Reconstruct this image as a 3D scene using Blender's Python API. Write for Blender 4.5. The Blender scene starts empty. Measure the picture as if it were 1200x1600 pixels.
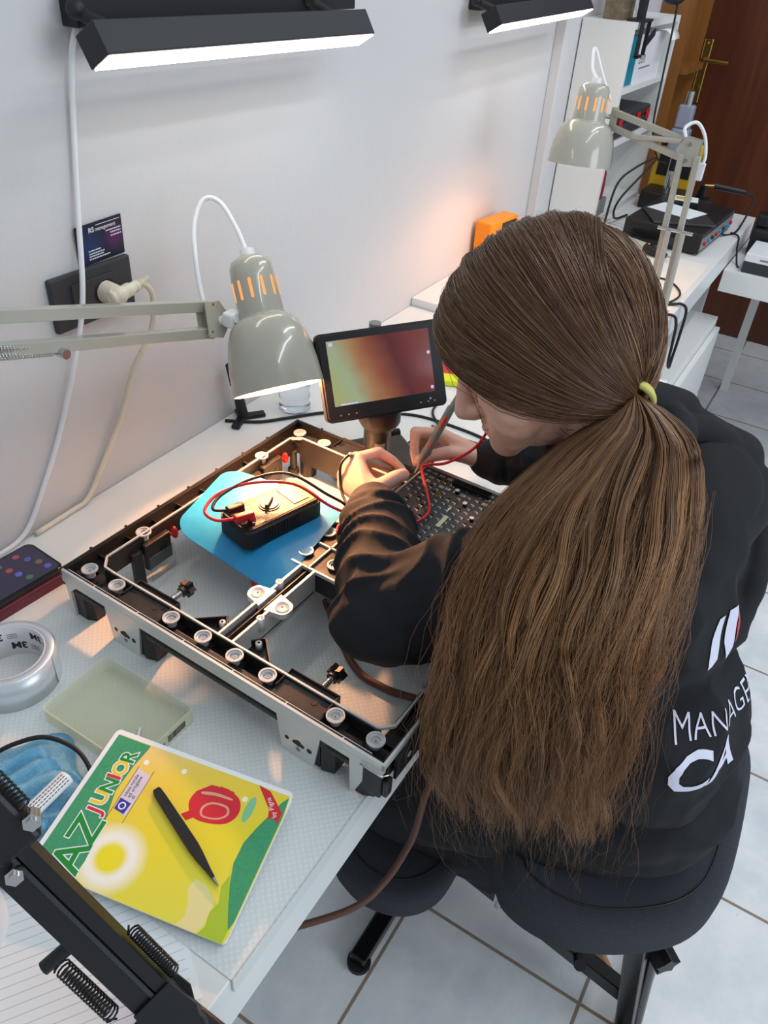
import bpy, bmesh, math, random
import numpy as np
from mathutils import Vector, Matrix, noise
from mathutils.bvhtree import BVHTree

random.seed(7)
SC = bpy.context.scene
COL = SC.collection

# ------------------------------------------------------------------ camera
cd = bpy.data.cameras.new('camera')
cam = bpy.data.objects.new('camera', cd)
COL.objects.link(cam)
RIGHT = Vector((0.52450796, -0.84943339, 0.0579164))
DOWN = Vector((-0.48836952, -0.35588398, -0.79676961))
FWD = Vector((0.69741423, 0.3896274, -0.60150136))
mw = Matrix.Identity(4)
for i in range(3):
    mw[i][0], mw[i][1], mw[i][2] = RIGHT[i], -DOWN[i], -FWD[i]
mw.translation = Vector((0.0, -0.9024, 1.52))
cam.matrix_world = mw
cd.sensor_fit = 'VERTICAL'
cd.sensor_height = 36.0
cd.lens = 1220.78 / 1600 * 36.0
cd.clip_start = 0.02
SC.camera = cam

# ------------------------------------------------------------------ light
SC.view_settings.view_transform = 'Standard'
SC.view_settings.look = 'None'
SC.view_settings.gamma = 1.0
SC.view_settings.use_curve_mapping = False
SC.view_settings.exposure = 0.0

world = bpy.data.worlds.new('World')
SC.world = world
world.use_nodes = True
bg = world.node_tree.nodes['Background']
bg.inputs[0].default_value = (0.82, 0.92, 1.0, 1)
bg.inputs[1].default_value = 0.50

def area(name, loc, target, sx, sy, power, col):
    l = bpy.data.lights.new(name, 'AREA')
    l.shape = 'RECTANGLE'; l.size = sx; l.size_y = sy
    l.energy = power; l.color = col
    o = bpy.data.objects.new(name, l); COL.objects.link(o)
    o.location = loc
    o.rotation_euler = (Vector(target) - Vector(loc)).to_track_quat('-Z', 'Y').to_euler()
    return o
# two rows of ceiling tubes and a daylight window behind the camera's right
area('ceiling_tube_light', (1.0, -1.5, 2.75), (1.0, -1.5, 0), 2.4, 0.10, 15, (0.92, 0.97, 1.0))
area('ceiling_tube_light', (2.6, -1.1, 2.75), (2.6, -1.1, 0), 2.4, 0.10, 15, (0.95, 0.97, 1.0))
area('window_daylight', (0.7, -3.6, 1.7), (0.9, -0.4, 0.8), 1.6, 1.3, 34, (0.80, 0.90, 1.0))

# ------------------------------------------------------------------ materials
def lin(c):
    return tuple((x / 12.92 if x <= 0.04045 else ((x + 0.055) / 1.055) ** 2.4) for x in c)
def rgb(r, g, b):
    return lin((r / 255, g / 255, b / 255))
def mat(name, col, rough=0.5, metal=0.0, trans=0.0, emit=None, estr=0.0, coat=0.0, spec=0.5,
        vary=0.0, vscale=20.0, bump=0.0, bscale=200.0, alpha=1.0, ior=1.45, stretch=None, sss=0.0):
    m = bpy.data.materials.new(name); m.use_nodes = True
    nt = m.node_tree; n = nt.nodes; lk = nt.links
    p = n['Principled BSDF']
    c4 = (*col, 1)
    p.inputs['Base Color'].default_value = c4
    p.inputs['Roughness'].default_value = rough
    p.inputs['Metallic'].default_value = metal
    p.inputs['Transmission Weight'].default_value = trans
    p.inputs['Coat Weight'].default_value = coat
    p.inputs['Specular IOR Level'].default_value = spec
    p.inputs['IOR'].default_value = ior
    p.inputs['Alpha'].default_value = alpha
    if sss:
        p.inputs['Subsurface Weight'].default_value = sss
        p.inputs['Subsurface Radius'].default_value = (0.012, 0.004, 0.002)
        p.inputs['Subsurface Scale'].default_value = 0.6
    if emit:
        p.inputs['Emission Color'].default_value = (*emit, 1)
        p.inputs['Emission Strength'].default_value = estr
    if vary or bump:
        tc = n.new('ShaderNodeTexCoord')
        src = tc.outputs['Object']
        if stretch:
            mp = n.new('ShaderNodeMapping'); mp.inputs['Scale'].default_value = stretch
            lk.new(src, mp.inputs[0]); src = mp.outputs[0]
    if vary:
        t = n.new('ShaderNodeTexNoise'); t.inputs['Scale'].default_value = vscale
        t.inputs['Detail'].default_value = 6
        lk.new(src, t.inputs['Vector'])
        r = n.new('ShaderNodeValToRGB')
        r.color_ramp.elements[0].position = 0.3; r.color_ramp.elements[1].position = 0.7
        r.color_ramp.elements[0].color = (*[max(0, x * (1 - vary)) for x in col], 1)
        r.color_ramp.elements[1].color = (*[min(1, x * (1 + vary * 0.6)) for x in col], 1)
        lk.new(t.outputs['Fac'], r.inputs[0]); lk.new(r.outputs[0], p.inputs['Base Color'])
    if bump:
        t = n.new('ShaderNodeTexNoise'); t.inputs['Scale'].default_value = bscale
        t.inputs['Detail'].default_value = 4
        lk.new(src, t.inputs['Vector'])
        b = n.new('ShaderNodeBump'); b.inputs['Strength'].default_value = bump
        b.inputs['Distance'].default_value = 0.002
        lk.new(t.outputs['Fac'], b.inputs['Height']); lk.new(b.outputs[0], p.inputs['Normal'])
    return m

M = {}
M['wall'] = mat('wall_paint', rgb(205, 205, 207), 0.65, vary=0.03, vscale=3, bump=0.25, bscale=60)
M['wall2'] = mat('wall_paint_lilac', rgb(168, 168, 190), 0.7)
M['laminate'] = mat('white_laminate', rgb(228, 229, 228), 0.32, vary=0.03, vscale=6)
M['laminate2'] = mat('white_board', rgb(226, 226, 224), 0.4, vary=0.02, vscale=5)
M['black'] = mat('black_plastic', rgb(24, 24, 27), 0.42, bump=0.15, bscale=600)
M['black_gloss'] = mat('black_gloss', rgb(14, 15, 18), 0.18)
M['black_matte'] = mat('black_powder_coat', rgb(30, 32, 37), 0.5, bump=0.15, bscale=900)
M['frame_black'] = mat('die_cast_black', rgb(38, 35, 34), 0.38, metal=0.15, vary=0.2, vscale=40, bump=0.1, bscale=500)
M['silver'] = mat('bare_aluminium', rgb(214, 214, 212), 0.35, metal=0.45, bump=0.1, bscale=300)
M['steel'] = mat('bright_steel', rgb(200, 200, 200), 0.2, metal=1.0)
M['brass'] = mat('brass', rgb(196, 160, 84), 0.3, metal=1.0)
M['zinc'] = mat('zinc_disc', rgb(196, 198, 200), 0.42, metal=0.4, vary=0.15, vscale=120)
M['beige'] = mat('grey_beige_enamel', rgb(172, 170, 158), 0.22, coat=0.5)
M['beige_in'] = mat('shade_inner_white', rgb(235, 232, 222), 0.5)
M['white'] = mat('white_plastic', rgb(232, 233, 236), 0.35)
M['cream'] = mat('cream_plastic', rgb(222, 214, 196), 0.4, vary=0.06, vscale=60)
M['charcoal'] = mat('anthracite_plastic', rgb(52, 53, 57), 0.45)
M['rubber'] = mat('black_rubber', rgb(20, 20, 22), 0.55)
M['red'] = mat('red_plastic', rgb(196, 28, 32), 0.35)
M['red_cable'] = mat('red_cable', rgb(214, 22, 34), 0.35)
M['teal'] = mat('teal_card', rgb(0, 128, 150), 0.5)
M['orange'] = mat('orange_plastic', rgb(240, 142, 10), 0.4)
M['yellow'] = mat('yellow_plastic', rgb(222, 176, 30), 0.4)
M['paper'] = mat('paper', rgb(232, 236, 238), 0.7, vary=0.03, vscale=8)
M['grey'] = mat('grey_plastic', rgb(128, 126, 122), 0.45)
M['lightgrey'] = mat('light_grey_plastic', rgb(176, 172, 164), 0.45)
M['bulb'] = mat('warm_bulb', (1, 1, 1), 0.4, emit=(1.0, 0.50, 0.16), estr=14)
M['diffuser'] = mat('led_diffuser', (1, 1, 1), 0.5, emit=(1.0, 0.90, 0.74), estr=11)
M['clear'] = mat('clear_guard', rgb(230, 235, 235), 0.1, trans=0.95, ior=1.3)
M['slot'] = mat('slot_painted_glow', rgb(150, 90, 40), 0.5, emit=(1.0, 0.42, 0.12), estr=0.9)  # orange emission stands in for bulb light showing through the slots
M['ink'] = mat('dark_ink', rgb(30, 32, 36), 0.6)
M['white_ink'] = mat('white_ink', rgb(225, 226, 230), 0.6)

# ------------------------------------------------------------------ mesh builder
def basis(d):
    d = Vector(d).normalized()
    a = Vector((0, 0, 1)) if abs(d.z) < 0.9 else Vector((1, 0, 0))
    u = d.cross(a).normalized(); v = d.cross(u).normalized()
    return u, v
def spline(pts, n=8, closed=False):
    P = [Vector(p) for p in pts]
    out = []
    N = len(P)
    for i in range(N if closed else N - 1):
        if closed:
            p0, p1, p2, p3 = P[(i - 1) % N], P[i], P[(i + 1) % N], P[(i + 2) % N]
        else:
            p1, p2 = P[i], P[i + 1]
            p0 = P[i - 1] if i > 0 else p1 * 2 - p2
            p3 = P[i + 2] if i + 2 < N else p2 * 2 - p1
        for k in range(n):
            t = k / n
            out.append(0.5 * ((2 * p1) + (p2 - p0) * t + (2 * p0 - 5 * p1 + 4 * p2 - p3) * t * t + (3 * p1 - p0 - 3 * p2 + p3) * t ** 3))
    if not closed:
        out.append(P[-1])
    return out

class MB:
    def __init__(s, tf=None):
        s.v = []; s.f = []; s.m = []; s.s = []; s.tf = tf
    def add(s, verts, faces, m=0, smooth=False, tf=None):
        o = len(s.v)
        for p in verts:
            p = Vector(p)
            if tf is not None: p = tf @ p
            if s.tf is not None: p = s.tf @ p
            s.v.append(p)
        for f in faces:
            s.f.append([o + i for i in f]); s.m.append(m); s.s.append(smooth)
        return s
    def frombm(s, bm, m=0, smooth=False, tf=None):
        bm.verts.index_update()
        s.add([v.co.copy() for v in bm.verts], [[v.index for v in f.verts] for f in bm.faces], m, smooth, tf)
        bm.free(); return s
    def box(s, c, d, m=0, bev=0.0, seg=2, rot=None, tf=None):
        bm = bmesh.new(); bmesh.ops.create_cube(bm, size=1)
        for v in bm.verts: v.co = Vector((v.co.x * d[0], v.co.y * d[1], v.co.z * d[2]))
        if bev:
            bmesh.ops.bevel(bm, geom=bm.edges[:], offset=bev, segments=seg, affect='EDGES', profile=0.5)
        T = Matrix.Translation(Vector(c))
        if rot is not None:
            T = T @ (rot if isinstance(rot, Matrix) else Matrix.Rotation(rot, 4, 'Z'))
        if tf is not None: T = tf @ T
        return s.frombm(bm, m, False, T)
    def bx(s, x0, x1, y0, y1, z0, z1, m=0, bev=0.0, tf=None):
        return s.box(((x0 + x1) / 2, (y0 + y1) / 2, (z0 + z1) / 2), (abs(x1 - x0), abs(y1 - y0), abs(z1 - z0)), m, bev, tf=tf)
    def bar(s, p, q, w, h, m=0, bev=0.0, up=(0, 0, 1), tf=None):
        p, q = Vector(p), Vector(q); d = q - p; x = d.normalized()
        y = Vector(up).cross(x).normalized(); z = x.cross(y)
        R = Matrix((x, y, z)).transposed().to_4x4()
        return s.box((p + q) / 2, (d.length, w, h), m, bev, rot=R, tf=tf)
    def cyl(s, p, q, r0, r1=None, n=20, m=0, caps=True, tf=None):
        r1 = r0 if r1 is None else r1
        p, q = Vector(p), Vector(q); u, w = basis(q - p)
        V = []; F = []
        for c, r in ((p, r0), (q, r1)):
            for i in range(n):
                a = 2 * math.pi * i / n
                V.append(c + u * math.cos(a) * r + w * math.sin(a) * r)
        for i in range(n):
            j = (i + 1) % n; F.append([i, j, n + j, n + i])
        s.add(V, F, m, True, tf)
        if caps:
            s.add(V[:n], [list(range(n))[::-1]], m, False, tf); s.add(V[n:], [list(range(n))], m, False, tf)
        return s
    def tube(s, pts, r, n=8, m=0, tf=None, closed=False):
        P = [Vector(p) for p in pts]; N = len(P)
        rr = r if isinstance(r, (list, tuple)) else [r] * N
        V = []; F = []; u = None
        for i in range(N):
            a = P[i - 1] if (i > 0 or closed) else P[i]; b = P[(i + 1) % N] if (i < N - 1 or closed) else P[i]
            d = (b - a)
            if d.length < 1e-9: d = Vector((0, 0, 1))
            d.normalize()
            if u is None: u, _ = basis(d)
            u = (u - d * u.dot(d))
            if u.length < 1e-6: u, _ = basis(d)
            u.normalize(); w = d.cross(u)
            for k in range(n):
                a2 = 2 * math.pi * k / n
                V.append(P[i] + (u * math.cos(a2) + w * math.sin(a2)) * rr[i])
        for i in range(N if closed else N - 1):
            i2 = (i + 1) % N
            for k in range(n):
                k2 = (k + 1) % n; F.append([i * n + k, i * n + k2, i2 * n + k2, i2 * n + k])
        if not closed:
            F.append(list(range(n))[::-1]); F.append(list(range((N - 1) * n, N * n)))
        return s.add(V, F, m, True, tf)
    def lathe(s, prof, n=32, m=0, tf=None, a0=0.0, a1=2 * math.pi, smooth=True):
        full = abs(a1 - a0 - 2 * math.pi) < 1e-6
        K = n if full else n + 1
        V = []; F = []
        for i in range(K):
            a = a0 + (a1 - a0) * i / n
            for r, z in prof: V.append((r * math.cos(a), r * math.sin(a), z))
        L = len(prof)
        for i in range(n):
            j = (i + 1) % K
            for k in range(L - 1):
                F.append([i * L + k, j * L + k, j * L + k + 1, i * L + k + 1])
        return s.add(V, F, m, smooth, tf)
    def prism(s, poly, z0, z1, m=0, tf=None, mtop=None):
        n = len(poly)
        area2 = sum(poly[i][0] * poly[(i + 1) % n][1] - poly[(i + 1) % n][0] * poly[i][1] for i in range(n))
        if area2 < 0: poly = poly[::-1]
        V = [(x, y, z0) for x, y in poly] + [(x, y, z1) for x, y in poly]
        s.add(V, [[i, (i + 1) % n, n + (i + 1) % n, n + i] for i in range(n)], m, False, tf)
        s.add(V[:n], [list(range(n))[::-1]], m, False, tf)
        s.add(V[n:], [list(range(n))], m if mtop is None else mtop, False, tf)
        return s
    def sphere(s, c, r, m=0, n=16, tf=None, rot=None):
        r = (r, r, r) if not isinstance(r, (tuple, list)) else r
        bm = bmesh.new(); bmesh.ops.create_uvsphere(bm, u_segments=n, v_segments=max(6, n // 2), radius=1)
        T = Matrix.Translation(Vector(c))
        if rot is not None: T = T @ rot
        T = T @ Matrix.Diagonal((*r, 1))
        if tf is not None: T = tf @ T
        return s.frombm(bm, m, True, T)
    def text(s, txt, size, tf, m=0, ext=0.0002, align='LEFT', spacing=1.0, off=0.0, shear=0.0):
        c = bpy.data.curves.new('t', 'FONT'); c.body = txt; c.size = size; c.extrude = ext
        c.align_x = align; c.resolution_u = 3; c.space_character = spacing; c.offset = off; c.shear = shear
        o = bpy.data.objects.new('t', c); COL.objects.link(o)
        dg = bpy.context.evaluated_depsgraph_get()
        me = o.evaluated_get(dg).to_mesh()
        s.add([v.co.copy() for v in me.vertices], [list(p.vertices) for p in me.polygons], m, False, tf)
        o.evaluated_get(dg).to_mesh_clear()
        bpy.data.objects.remove(o); bpy.data.curves.remove(c)
        return s
    def build(s, name, mats, parent=None, label=None, origin=None, local=False):
        if not isinstance(mats, (list, tuple)): mats = [mats]
        mats = [M[x] if isinstance(x, str) else x for x in mats]
        V = np.array([tuple(p) for p in s.v])
        if parent is not None:
            off = np.zeros(3) if local else np.array(parent['_o'] if '_o' in parent else (0, 0, 0))
        elif origin is not None: off = np.array(origin)
        else:
            off = np.array([(V[:, 0].min() + V[:, 0].max()) / 2, (V[:, 1].min() + V[:, 1].max()) / 2, V[:, 2].min()])
        me = bpy.data.meshes.new(name)
        me.from_pydata((V - off).tolist(), [], s.f)
        for x in mats: me.materials.append(x)
        me.polygons.foreach_set('material_index', s.m)
        me.polygons.foreach_set('use_smooth', s.s)
        me.validate(); me.update()
        o = bpy.data.objects.new(name, me); COL.objects.link(o)
        if parent is not None: o.parent = parent
        else: o.location = off.tolist()
        if label: o['label'] = label
        o['_o'] = off.tolist()
        return o

def tag(o, label, cat, group=None, kind=None):
    o['label'] = label; o['category'] = cat
    if group: o['group'] = group
    if kind: o['kind'] = kind
    return o
def thing(name, label, cat, loc=(0, 0, 0), group=None):
    o = bpy.data.objects.new(name, None); COL.objects.link(o)
    o.location = loc; o.empty_display_size = 0.05
    o['_o'] = list(loc)
    return tag(o, label, cat, group)
def struct(name, mb, mats):
    o = mb.build(name, mats); o['kind'] = 'structure'; return o
def T(x, y, z): return Matrix.Translation((x, y, z))
def RX(a): return Matrix.Rotation(math.radians(a), 4, 'X')
def RY(a): return Matrix.Rotation(math.radians(a), 4, 'Y')
def RZ(a): return Matrix.Rotation(math.radians(a), 4, 'Z')
def axes(o, x, y, z):
    m = Matrix((Vector(x).normalized(), Vector(y).normalized(), Vector(z).normalized())).transposed().to_4x4()
    m.translation = Vector(o); return m
def rrect(w, h, r, n=5):
    out = []
    for cx, cy, a0 in ((w / 2 - r, h / 2 - r, 0), (-w / 2 + r, h / 2 - r, 90), (-w / 2 + r, -h / 2 + r, 180), (w / 2 - r, -h / 2 + r, 270)):
        for k in range(n + 1):
            a = math.radians(a0 + 90 * k / n); out.append((cx + r * math.cos(a), cy + r * math.sin(a)))
    return out

# ------------------------------------------------------------------ setting
def tile_mat():
    m = bpy.data.materials.new('marble_tile'); m.use_nodes = True
    nt = m.node_tree; n = nt.nodes; lk = nt.links; p = n['Principled BSDF']
    tc = n.new('ShaderNodeTexCoord')
    mp = n.new('ShaderNodeMapping'); mp.inputs['Location'].default_value = (-0.728, 0.625, 0)
    lk.new(tc.outputs['Object'], mp.inputs[0])
    br = n.new('ShaderNodeTexBrick'); br.offset = 0.0; br.squash = 1.0
    br.inputs['Scale'].default_value = 1.0
    br.inputs['Brick Width'].default_value = 0.342; br.inputs['Row Height'].default_value = 0.342
    br.inputs['Mortar Size'].default_value = 0.0035; br.inputs['Mortar Smooth'].default_value = 0.2
    lk.new(mp.outputs[0], br.inputs['Vector'])
    n1 = n.new('ShaderNodeTexNoise'); n1.inputs['Scale'].default_value = 9; n1.inputs['Detail'].default_value = 9; n1.inputs['Roughness'].default_value = 0.65
    lk.new(tc.outputs['Object'], n1.inputs['Vector'])
    r1 = n.new('ShaderNodeValToRGB'); e = r1.color_ramp.elements
    e[0].position = 0.28; e[0].color = (*rgb(208, 212, 216), 1); e[1].position = 0.66; e[1].color = (*rgb(236, 236, 236), 1)
    lk.new(n1.outputs['Fac'], r1.inputs[0])
    # thin dark scratches and pits in the glaze
    n2 = n.new('ShaderNodeTexNoise'); n2.inputs['Scale'].default_value = 34; n2.inputs['Detail'].default_value = 8; n2.inputs['Roughness'].default_value = 0.7; n2.inputs['Distortion'].default_value = 1.2
    lk.new(tc.outputs['Object'], n2.inputs['Vector'])
    r2 = n.new('ShaderNodeValToRGB'); e = r2.color_ramp.elements
    e[0].position = 0.66; e[0].color = (0, 0, 0, 1); e[1].position = 0.74; e[1].color = (1, 1, 1, 1)
    lk.new(n2.outputs['Fac'], r2.inputs[0])
    mx = n.new('ShaderNodeMix'); mx.data_type = 'RGBA'
    mx.inputs['B'].default_value = (*rgb(150, 146, 140), 1)
    mul = n.new('ShaderNodeMath'); mul.operation = 'MULTIPLY'; mul.inputs[1].default_value = 0.6
    lk.new(r2.outputs[0], mul.inputs[0]); lk.new(mul.outputs[0], mx.inputs['Factor']); lk.new(r1.outputs[0], mx.inputs['A'])
    m2 = n.new('ShaderNodeMix'); m2.data_type = 'RGBA'
    m2.inputs['B'].default_value = (*rgb(146, 128, 112), 1)
    lk.new(br.outputs['Fac'], m2.inputs['Factor']); lk.new(mx.outputs['Result'], m2.inputs['A'])
    lk.new(m2.outputs['Result'], p.inputs['Base Color'])
    rr = n.new('ShaderNodeMapRange'); rr.inputs['To Min'].default_value = 0.28; rr.inputs['To Max'].default_value = 0.8
    lk.new(br.outputs['Fac'], rr.inputs['Value']); lk.new(rr.outputs[0], p.inputs['Roughness'])
    b = n.new('ShaderNodeBump'); b.inputs['Strength'].default_value = 0.5; b.inputs['Distance'].default_value = 0.002; b.invert = True
    lk.new(br.outputs['Fac'], b.inputs['Height']); lk.new(b.outputs[0], p.inputs['Normal'])
    return m
M['tile'] = tile_mat()
b = MB(); b.bx(-1.2, 4.6, -3.4, 0.9, -0.05, 0.0)
struct('floor', b, 'tile').location = (0, 0, 0)
bpy.data.objects['floor'].data.transform(Matrix.Translation((1.7, -1.25, -0.05)))

b = MB(); b.bx(-1.2, 3.75, 0.0, 0.12, 0, 2.9)
struct('wall_left', b, 'wall')
b = MB(); b.bx(4.02, 4.14, -3.4, 0.9, 0, 2.9)
struct('wall_far', b, 'wall2')
b = MB(); b.bx(2.378, 2.425, -0.03, 0.0, 0.772, 2.9, bev=0.003)
struct('trim_1', b, 'wall')

def wood_mat(name, c0, c1, sc, axis='Z', rough=0.35):
    m = bpy.data.materials.new(name); m.use_nodes = True
    nt = m.node_tree; n = nt.nodes; lk = nt.links; p = n['Principled BSDF']
    tc = n.new('ShaderNodeTexCoord'); mp = n.new('ShaderNodeMapping')
    mp.inputs['Scale'].default_value = (sc, sc, sc * 0.08) if axis == 'Z' else (sc * 0.08, sc, sc)
    lk.new(tc.outputs['Object'], mp.inputs[0])
    t = n.new('ShaderNodeTexNoise'); t.inputs['Scale'].default_value = 1; t.inputs['Detail'].default_value = 8; t.inputs['Distortion'].default_value = 0.8
    lk.new(mp.outputs[0], t.inputs['Vector'])
    r = n.new('ShaderNodeValToRGB'); e = r.color_ramp.elements
    e[0].position = 0.3; e[0].color = (*c0, 1); e[1].position = 0.7; e[1].color = (*c1, 1)
    lk.new(t.outputs['Fac'], r.inputs[0]); lk.new(r.outputs[0], p.inputs['Base Color'])
    p.inputs['Roughness'].default_value = rough
    return m
M['door'] = wood_mat('mahogany_door', rgb(74, 34, 18), rgb(104, 52, 28), 14)
M['pine'] = wood_mat('orange_pine', rgb(122, 76, 30), rgb(150, 96, 42), 20)
M['oldwood'] = wood_mat('old_wood', rgb(104, 88, 66), rgb(140, 122, 96), 60, 'X', 0.7)

b = MB()
b.bx(3.98, 4.02, -1.05, -0.035, 0.005, 2.1)
d1 = struct('door_1', b, 'door')
b = MB()
b.box((3.968, -0.082, 1.09), (0.010, 0.036, 0.24), bev=0.004)
b.cyl((3.968, -0.082, 1.135), (3.925, -0.082, 1.135), 0.009, n=12)
b.cyl((3.925, -0.085, 1.135), (3.925, -0.19, 1.135), 0.009, 0.008, n=12)
b.cyl((3.968, -0.082, 1.03), (3.955, -0.082, 1.03), 0.010, n=12)
b.sphere((3.96, -0.082, 1.195), 0.005, n=8)
b.build('door_handle', 'brass', d1, 'brass lever handle on a long plate')

# wooden bookcase at the end of the wall
w = thing('bookcase', 'orange-brown wooden bookcase side standing between white shelf and brown door', 'bookcase', (3.5, -0.05, 0))
b = MB(); b.bx(3.40, 3.425, -0.115, -0.002, 0, 2.05)
b.build('side_panel', 'pine', w)
b = MB(); b.bx(3.68, 3.705, -0.115, -0.002, 0, 2.05)
b.build('side_panel', 'pine', w)
for z in (0.06, 0.48, 0.84, 1.13, 1.55, 2.03):
    b = MB(); b.bx(3.425, 3.68, -0.112 - (0.03 if z == 1.13 else 0), -0.004, z, z + 0.022)
    b.build('shelf_board', 'pine', w)

# ------------------------------------------------------------------ near desk
desk = thing('work_desk', 'white laminate work desk along the wall carrying the black frame', 'desk', (0.65, -0.33, 0))
b = MB(); b.bx(-0.45, 1.672, -0.66, -0.001, 0.664, 0.75, bev=0.0015); b.build('tabletop', 'laminate', desk)
for x in (-0.43, 1.62):
    b = MB(); b.bx(x, x + 0.045, -0.60, -0.01, 0, 0.664, bev=0.001); b.build('side_panel', 'laminate2', desk)
b = MB(); b.bx(-0.385, 1.62, -0.045, -0.02, 0.25, 0.664); b.build('back_panel', 'laminate2', desk)

def dot_mat():
    m = bpy.data.materials.new('dimpled_clear_mat'); m.use_nodes = True
    nt = m.node_tree; n = nt.nodes; lk = nt.links; p = n['Principled BSDF']
    p.inputs['Base Color'].default_value = (*rgb(212, 218, 218), 1)
    p.inputs['Roughness'].default_value = 0.28
    tc = n.new('ShaderNodeTexCoord')
    mp = n.new('ShaderNodeMapping'); mp.inputs['Scale'].default_value = (175, 175, 175); mp.inputs['Rotation'].default_value = (0, 0, 0.785)
    lk.new(tc.outputs['Object'], mp.inputs[0])
    vo = n.new('ShaderNodeTexVoronoi'); vo.inputs['Scale'].default_value = 1; vo.inputs['Randomness'].default_value = 0.0
    vo.voronoi_dimensions = '3D'
    lk.new(mp.outputs[0], vo.inputs['Vector'])
    r = n.new('ShaderNodeMapRange'); r.inputs['From Min'].default_value = 0.15; r.inputs['From Max'].default_value = 0.5
    r.inputs['To Min'].default_value = 1; r.inputs['To Max'].default_value = 0
    lk.new(vo.outputs['Distance'], r.inputs['Value'])
    bu = n.new('ShaderNodeBump'); bu.inputs['Strength'].default_value = 0.16; bu.inputs['Distance'].default_value = 0.0012
    lk.new(r.outputs[0], bu.inputs['Height']); lk.new(bu.outputs[0], p.inputs['Normal'])
    mx = n.new('ShaderNodeMix'); mx.data_type = 'RGBA'
    mx.inputs['A'].default_value = (*rgb(214, 219, 218), 1); mx.inputs['B'].default_value = (*rgb(222, 227, 226), 1)
    lk.new(r.outputs[0], mx.inputs['Factor']); lk.new(mx.outputs['Result'], p.inputs['Base Color'])
    return m
M['dots'] = dot_mat()
b = MB()
b.bx(0.213, 1.30, -0.6625, -0.158, 0.7501, 0.7512)
b.bx(0.213, 1.30, -0.6630, -0.6601, 0.728, 0.7512)
tag(b.build('desk_mat', 'dots'), 'clear dimpled non-slip mat covering the front of the white desk', 'mat')
ZD = 0.7513

# ------------------------------------------------------------------ far desk, side desk, drawers
fd = thing('far_desk', 'second white desk, slightly higher, under the far lamp and white shelf', 'desk', (2.4, -0.3, 0))
b = MB(); b.bx(1.676, 3.10, -0.575, -0.001, 0.70, 0.77, bev=0.0015); b.build('tabletop', 'laminate', fd)
for x in (1.70, 3.05):
    b = MB(); b.bx(x, x + 0.035, -0.50, -0.02, 0, 0.70); b.build('side_panel', 'laminate2', fd)
dr = thing('drawer_cabinet', 'white drawer cabinet standing on the floor under the far desk', 'cabinet', (2.3, -0.4, 0))
b = MB(); b.bx(1.80, 2.74, -0.60, -0.08, 0, 0.53, bev=0.002); b.build('carcass', 'laminate2', dr)
for z0, z1 in ((0.02, 0.255), (0.265, 0.50)):
    b = MB(); b.bx(1.81, 2.73, -0.618, -0.601, z0, z1, bev=0.002); o = b.build('drawer', 'laminate2', dr)
    b = MB(); b.cyl((2.27, -0.619, (z0 + z1) / 2 + .05), (2.27, -0.636, (z0 + z1) / 2 + .05), 0.008, 0.011, n=14)
    b.build('knob', 'lightgrey', o)
sd = thing('side_desk', 'low white side desk joining the far desk, in front of the brown door', 'desk', (3.1, -1.1, 0))
b = MB(); b.bx(2.686, 3.45, -1.75, -0.577, 0.63, 0.70, bev=0.0015); b.build('tabletop', 'laminate', sd)
for y in (-1.73, -0.66):
    b = MB(); b.bx(3.36, 3.40, y, y + 0.03, 0, 0.63); b.build('leg', 'laminate2', sd)
b = MB(); b.bx(2.72, 2.76, -1.73, -1.70, 0, 0.63); b.build('leg', 'laminate2', sd)

# ------------------------------------------------------------------ bar lights
def bar_light(name, label, x0, x1, zb, hx0, hx1, hz0, hz1, cord=None):
    t = thing(name, label, 'wall light', ((x0 + x1) / 2, 0, zb), 'black bar lights on the wall')
    b = MB(); b.bx(x0, x1, -0.028, -0.0005, zb, zb + 0.055, bev=0.002); b.build('mounting_base', 'black_matte', t)
    # tilted square bar: back-bottom edge (y -.08), front-bottom edge (y -.113)
    L = hx1 - hx0
    ex = Vector((L, 0, hz1 - hz0)); ey = Vector((0, -0.85, 0.53)); ez = Vector((0, 0.53, 0.85))
    c0 = Vector((hx0, -0.078, hz0))
    tf = axes(c0, ex, ey, ex.normalized().cross(ey))
    ez = ex.normalized().cross(ey)
    sg = 1 if ez.z > 0 else -1
    b = MB(); b.box((L / 2, 0.019, sg * 0.020), (L, 0.038, 0.038), bev=0.0015, tf=tf); hd = b.build('lamp_head', 'black_matte', t)
    b = MB(); b.box((L / 2, 0.019, sg * 0.0005), (L - 0.006, 0.032, 0.003), tf=tf); b.build('diffuser', 'diffuser', hd, 'glowing white strip')
    for k in (0.09, 0.9):
        xx = hx0 + L * k; zz = hz0 + (hz1 - hz0) * k + 0.035
        b = MB(); b.cyl((xx - 0.02, -0.02, zb + 0.02), (xx, -0.082, zz), 0.008, n=12)
        b.sphere((xx - 0.02, -0.03, zb + 0.02), 0.012, n=12); b.sphere((xx, -0.078, zz - 0.003), 0.011, n=12)
        b.build('swivel_joint', 'black_matte', t)
    if cord:
        b = MB(); b.tube(spline(cord, 8), 0.0038, 10); b.build('power_cord', 'white', t, 'white power cord hanging down the wall')
    return t
bar_light('bar_light', 'nearest black bar light on the wall, its white cord hanging past the socket', 0.737, 1.335, 1.398, 0.705, 1.272, 1.362, 1.353,
          [(0.748, -0.012, 1.400), (0.734, -0.01, 1.36), (0.717, -0.008, 1.252), (0.706, -0.010, 1.19), (0.680, -0.024, 1.092), (0.660, -0.02, 1.022),
           (0.616, -0.008, 0.908), (0.569, -0.007, 0.831), (0.513, -0.006, 0.762), (0.44, -0.006, 0.7545), (0.35, -0.012, 0.7545)])
bar_light('bar_light', 'farther black bar light on the wall, toward the white shelf', 1.828, 2.43, 1.378, 1.775, 2.34, 1.343, 1.353)

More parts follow.
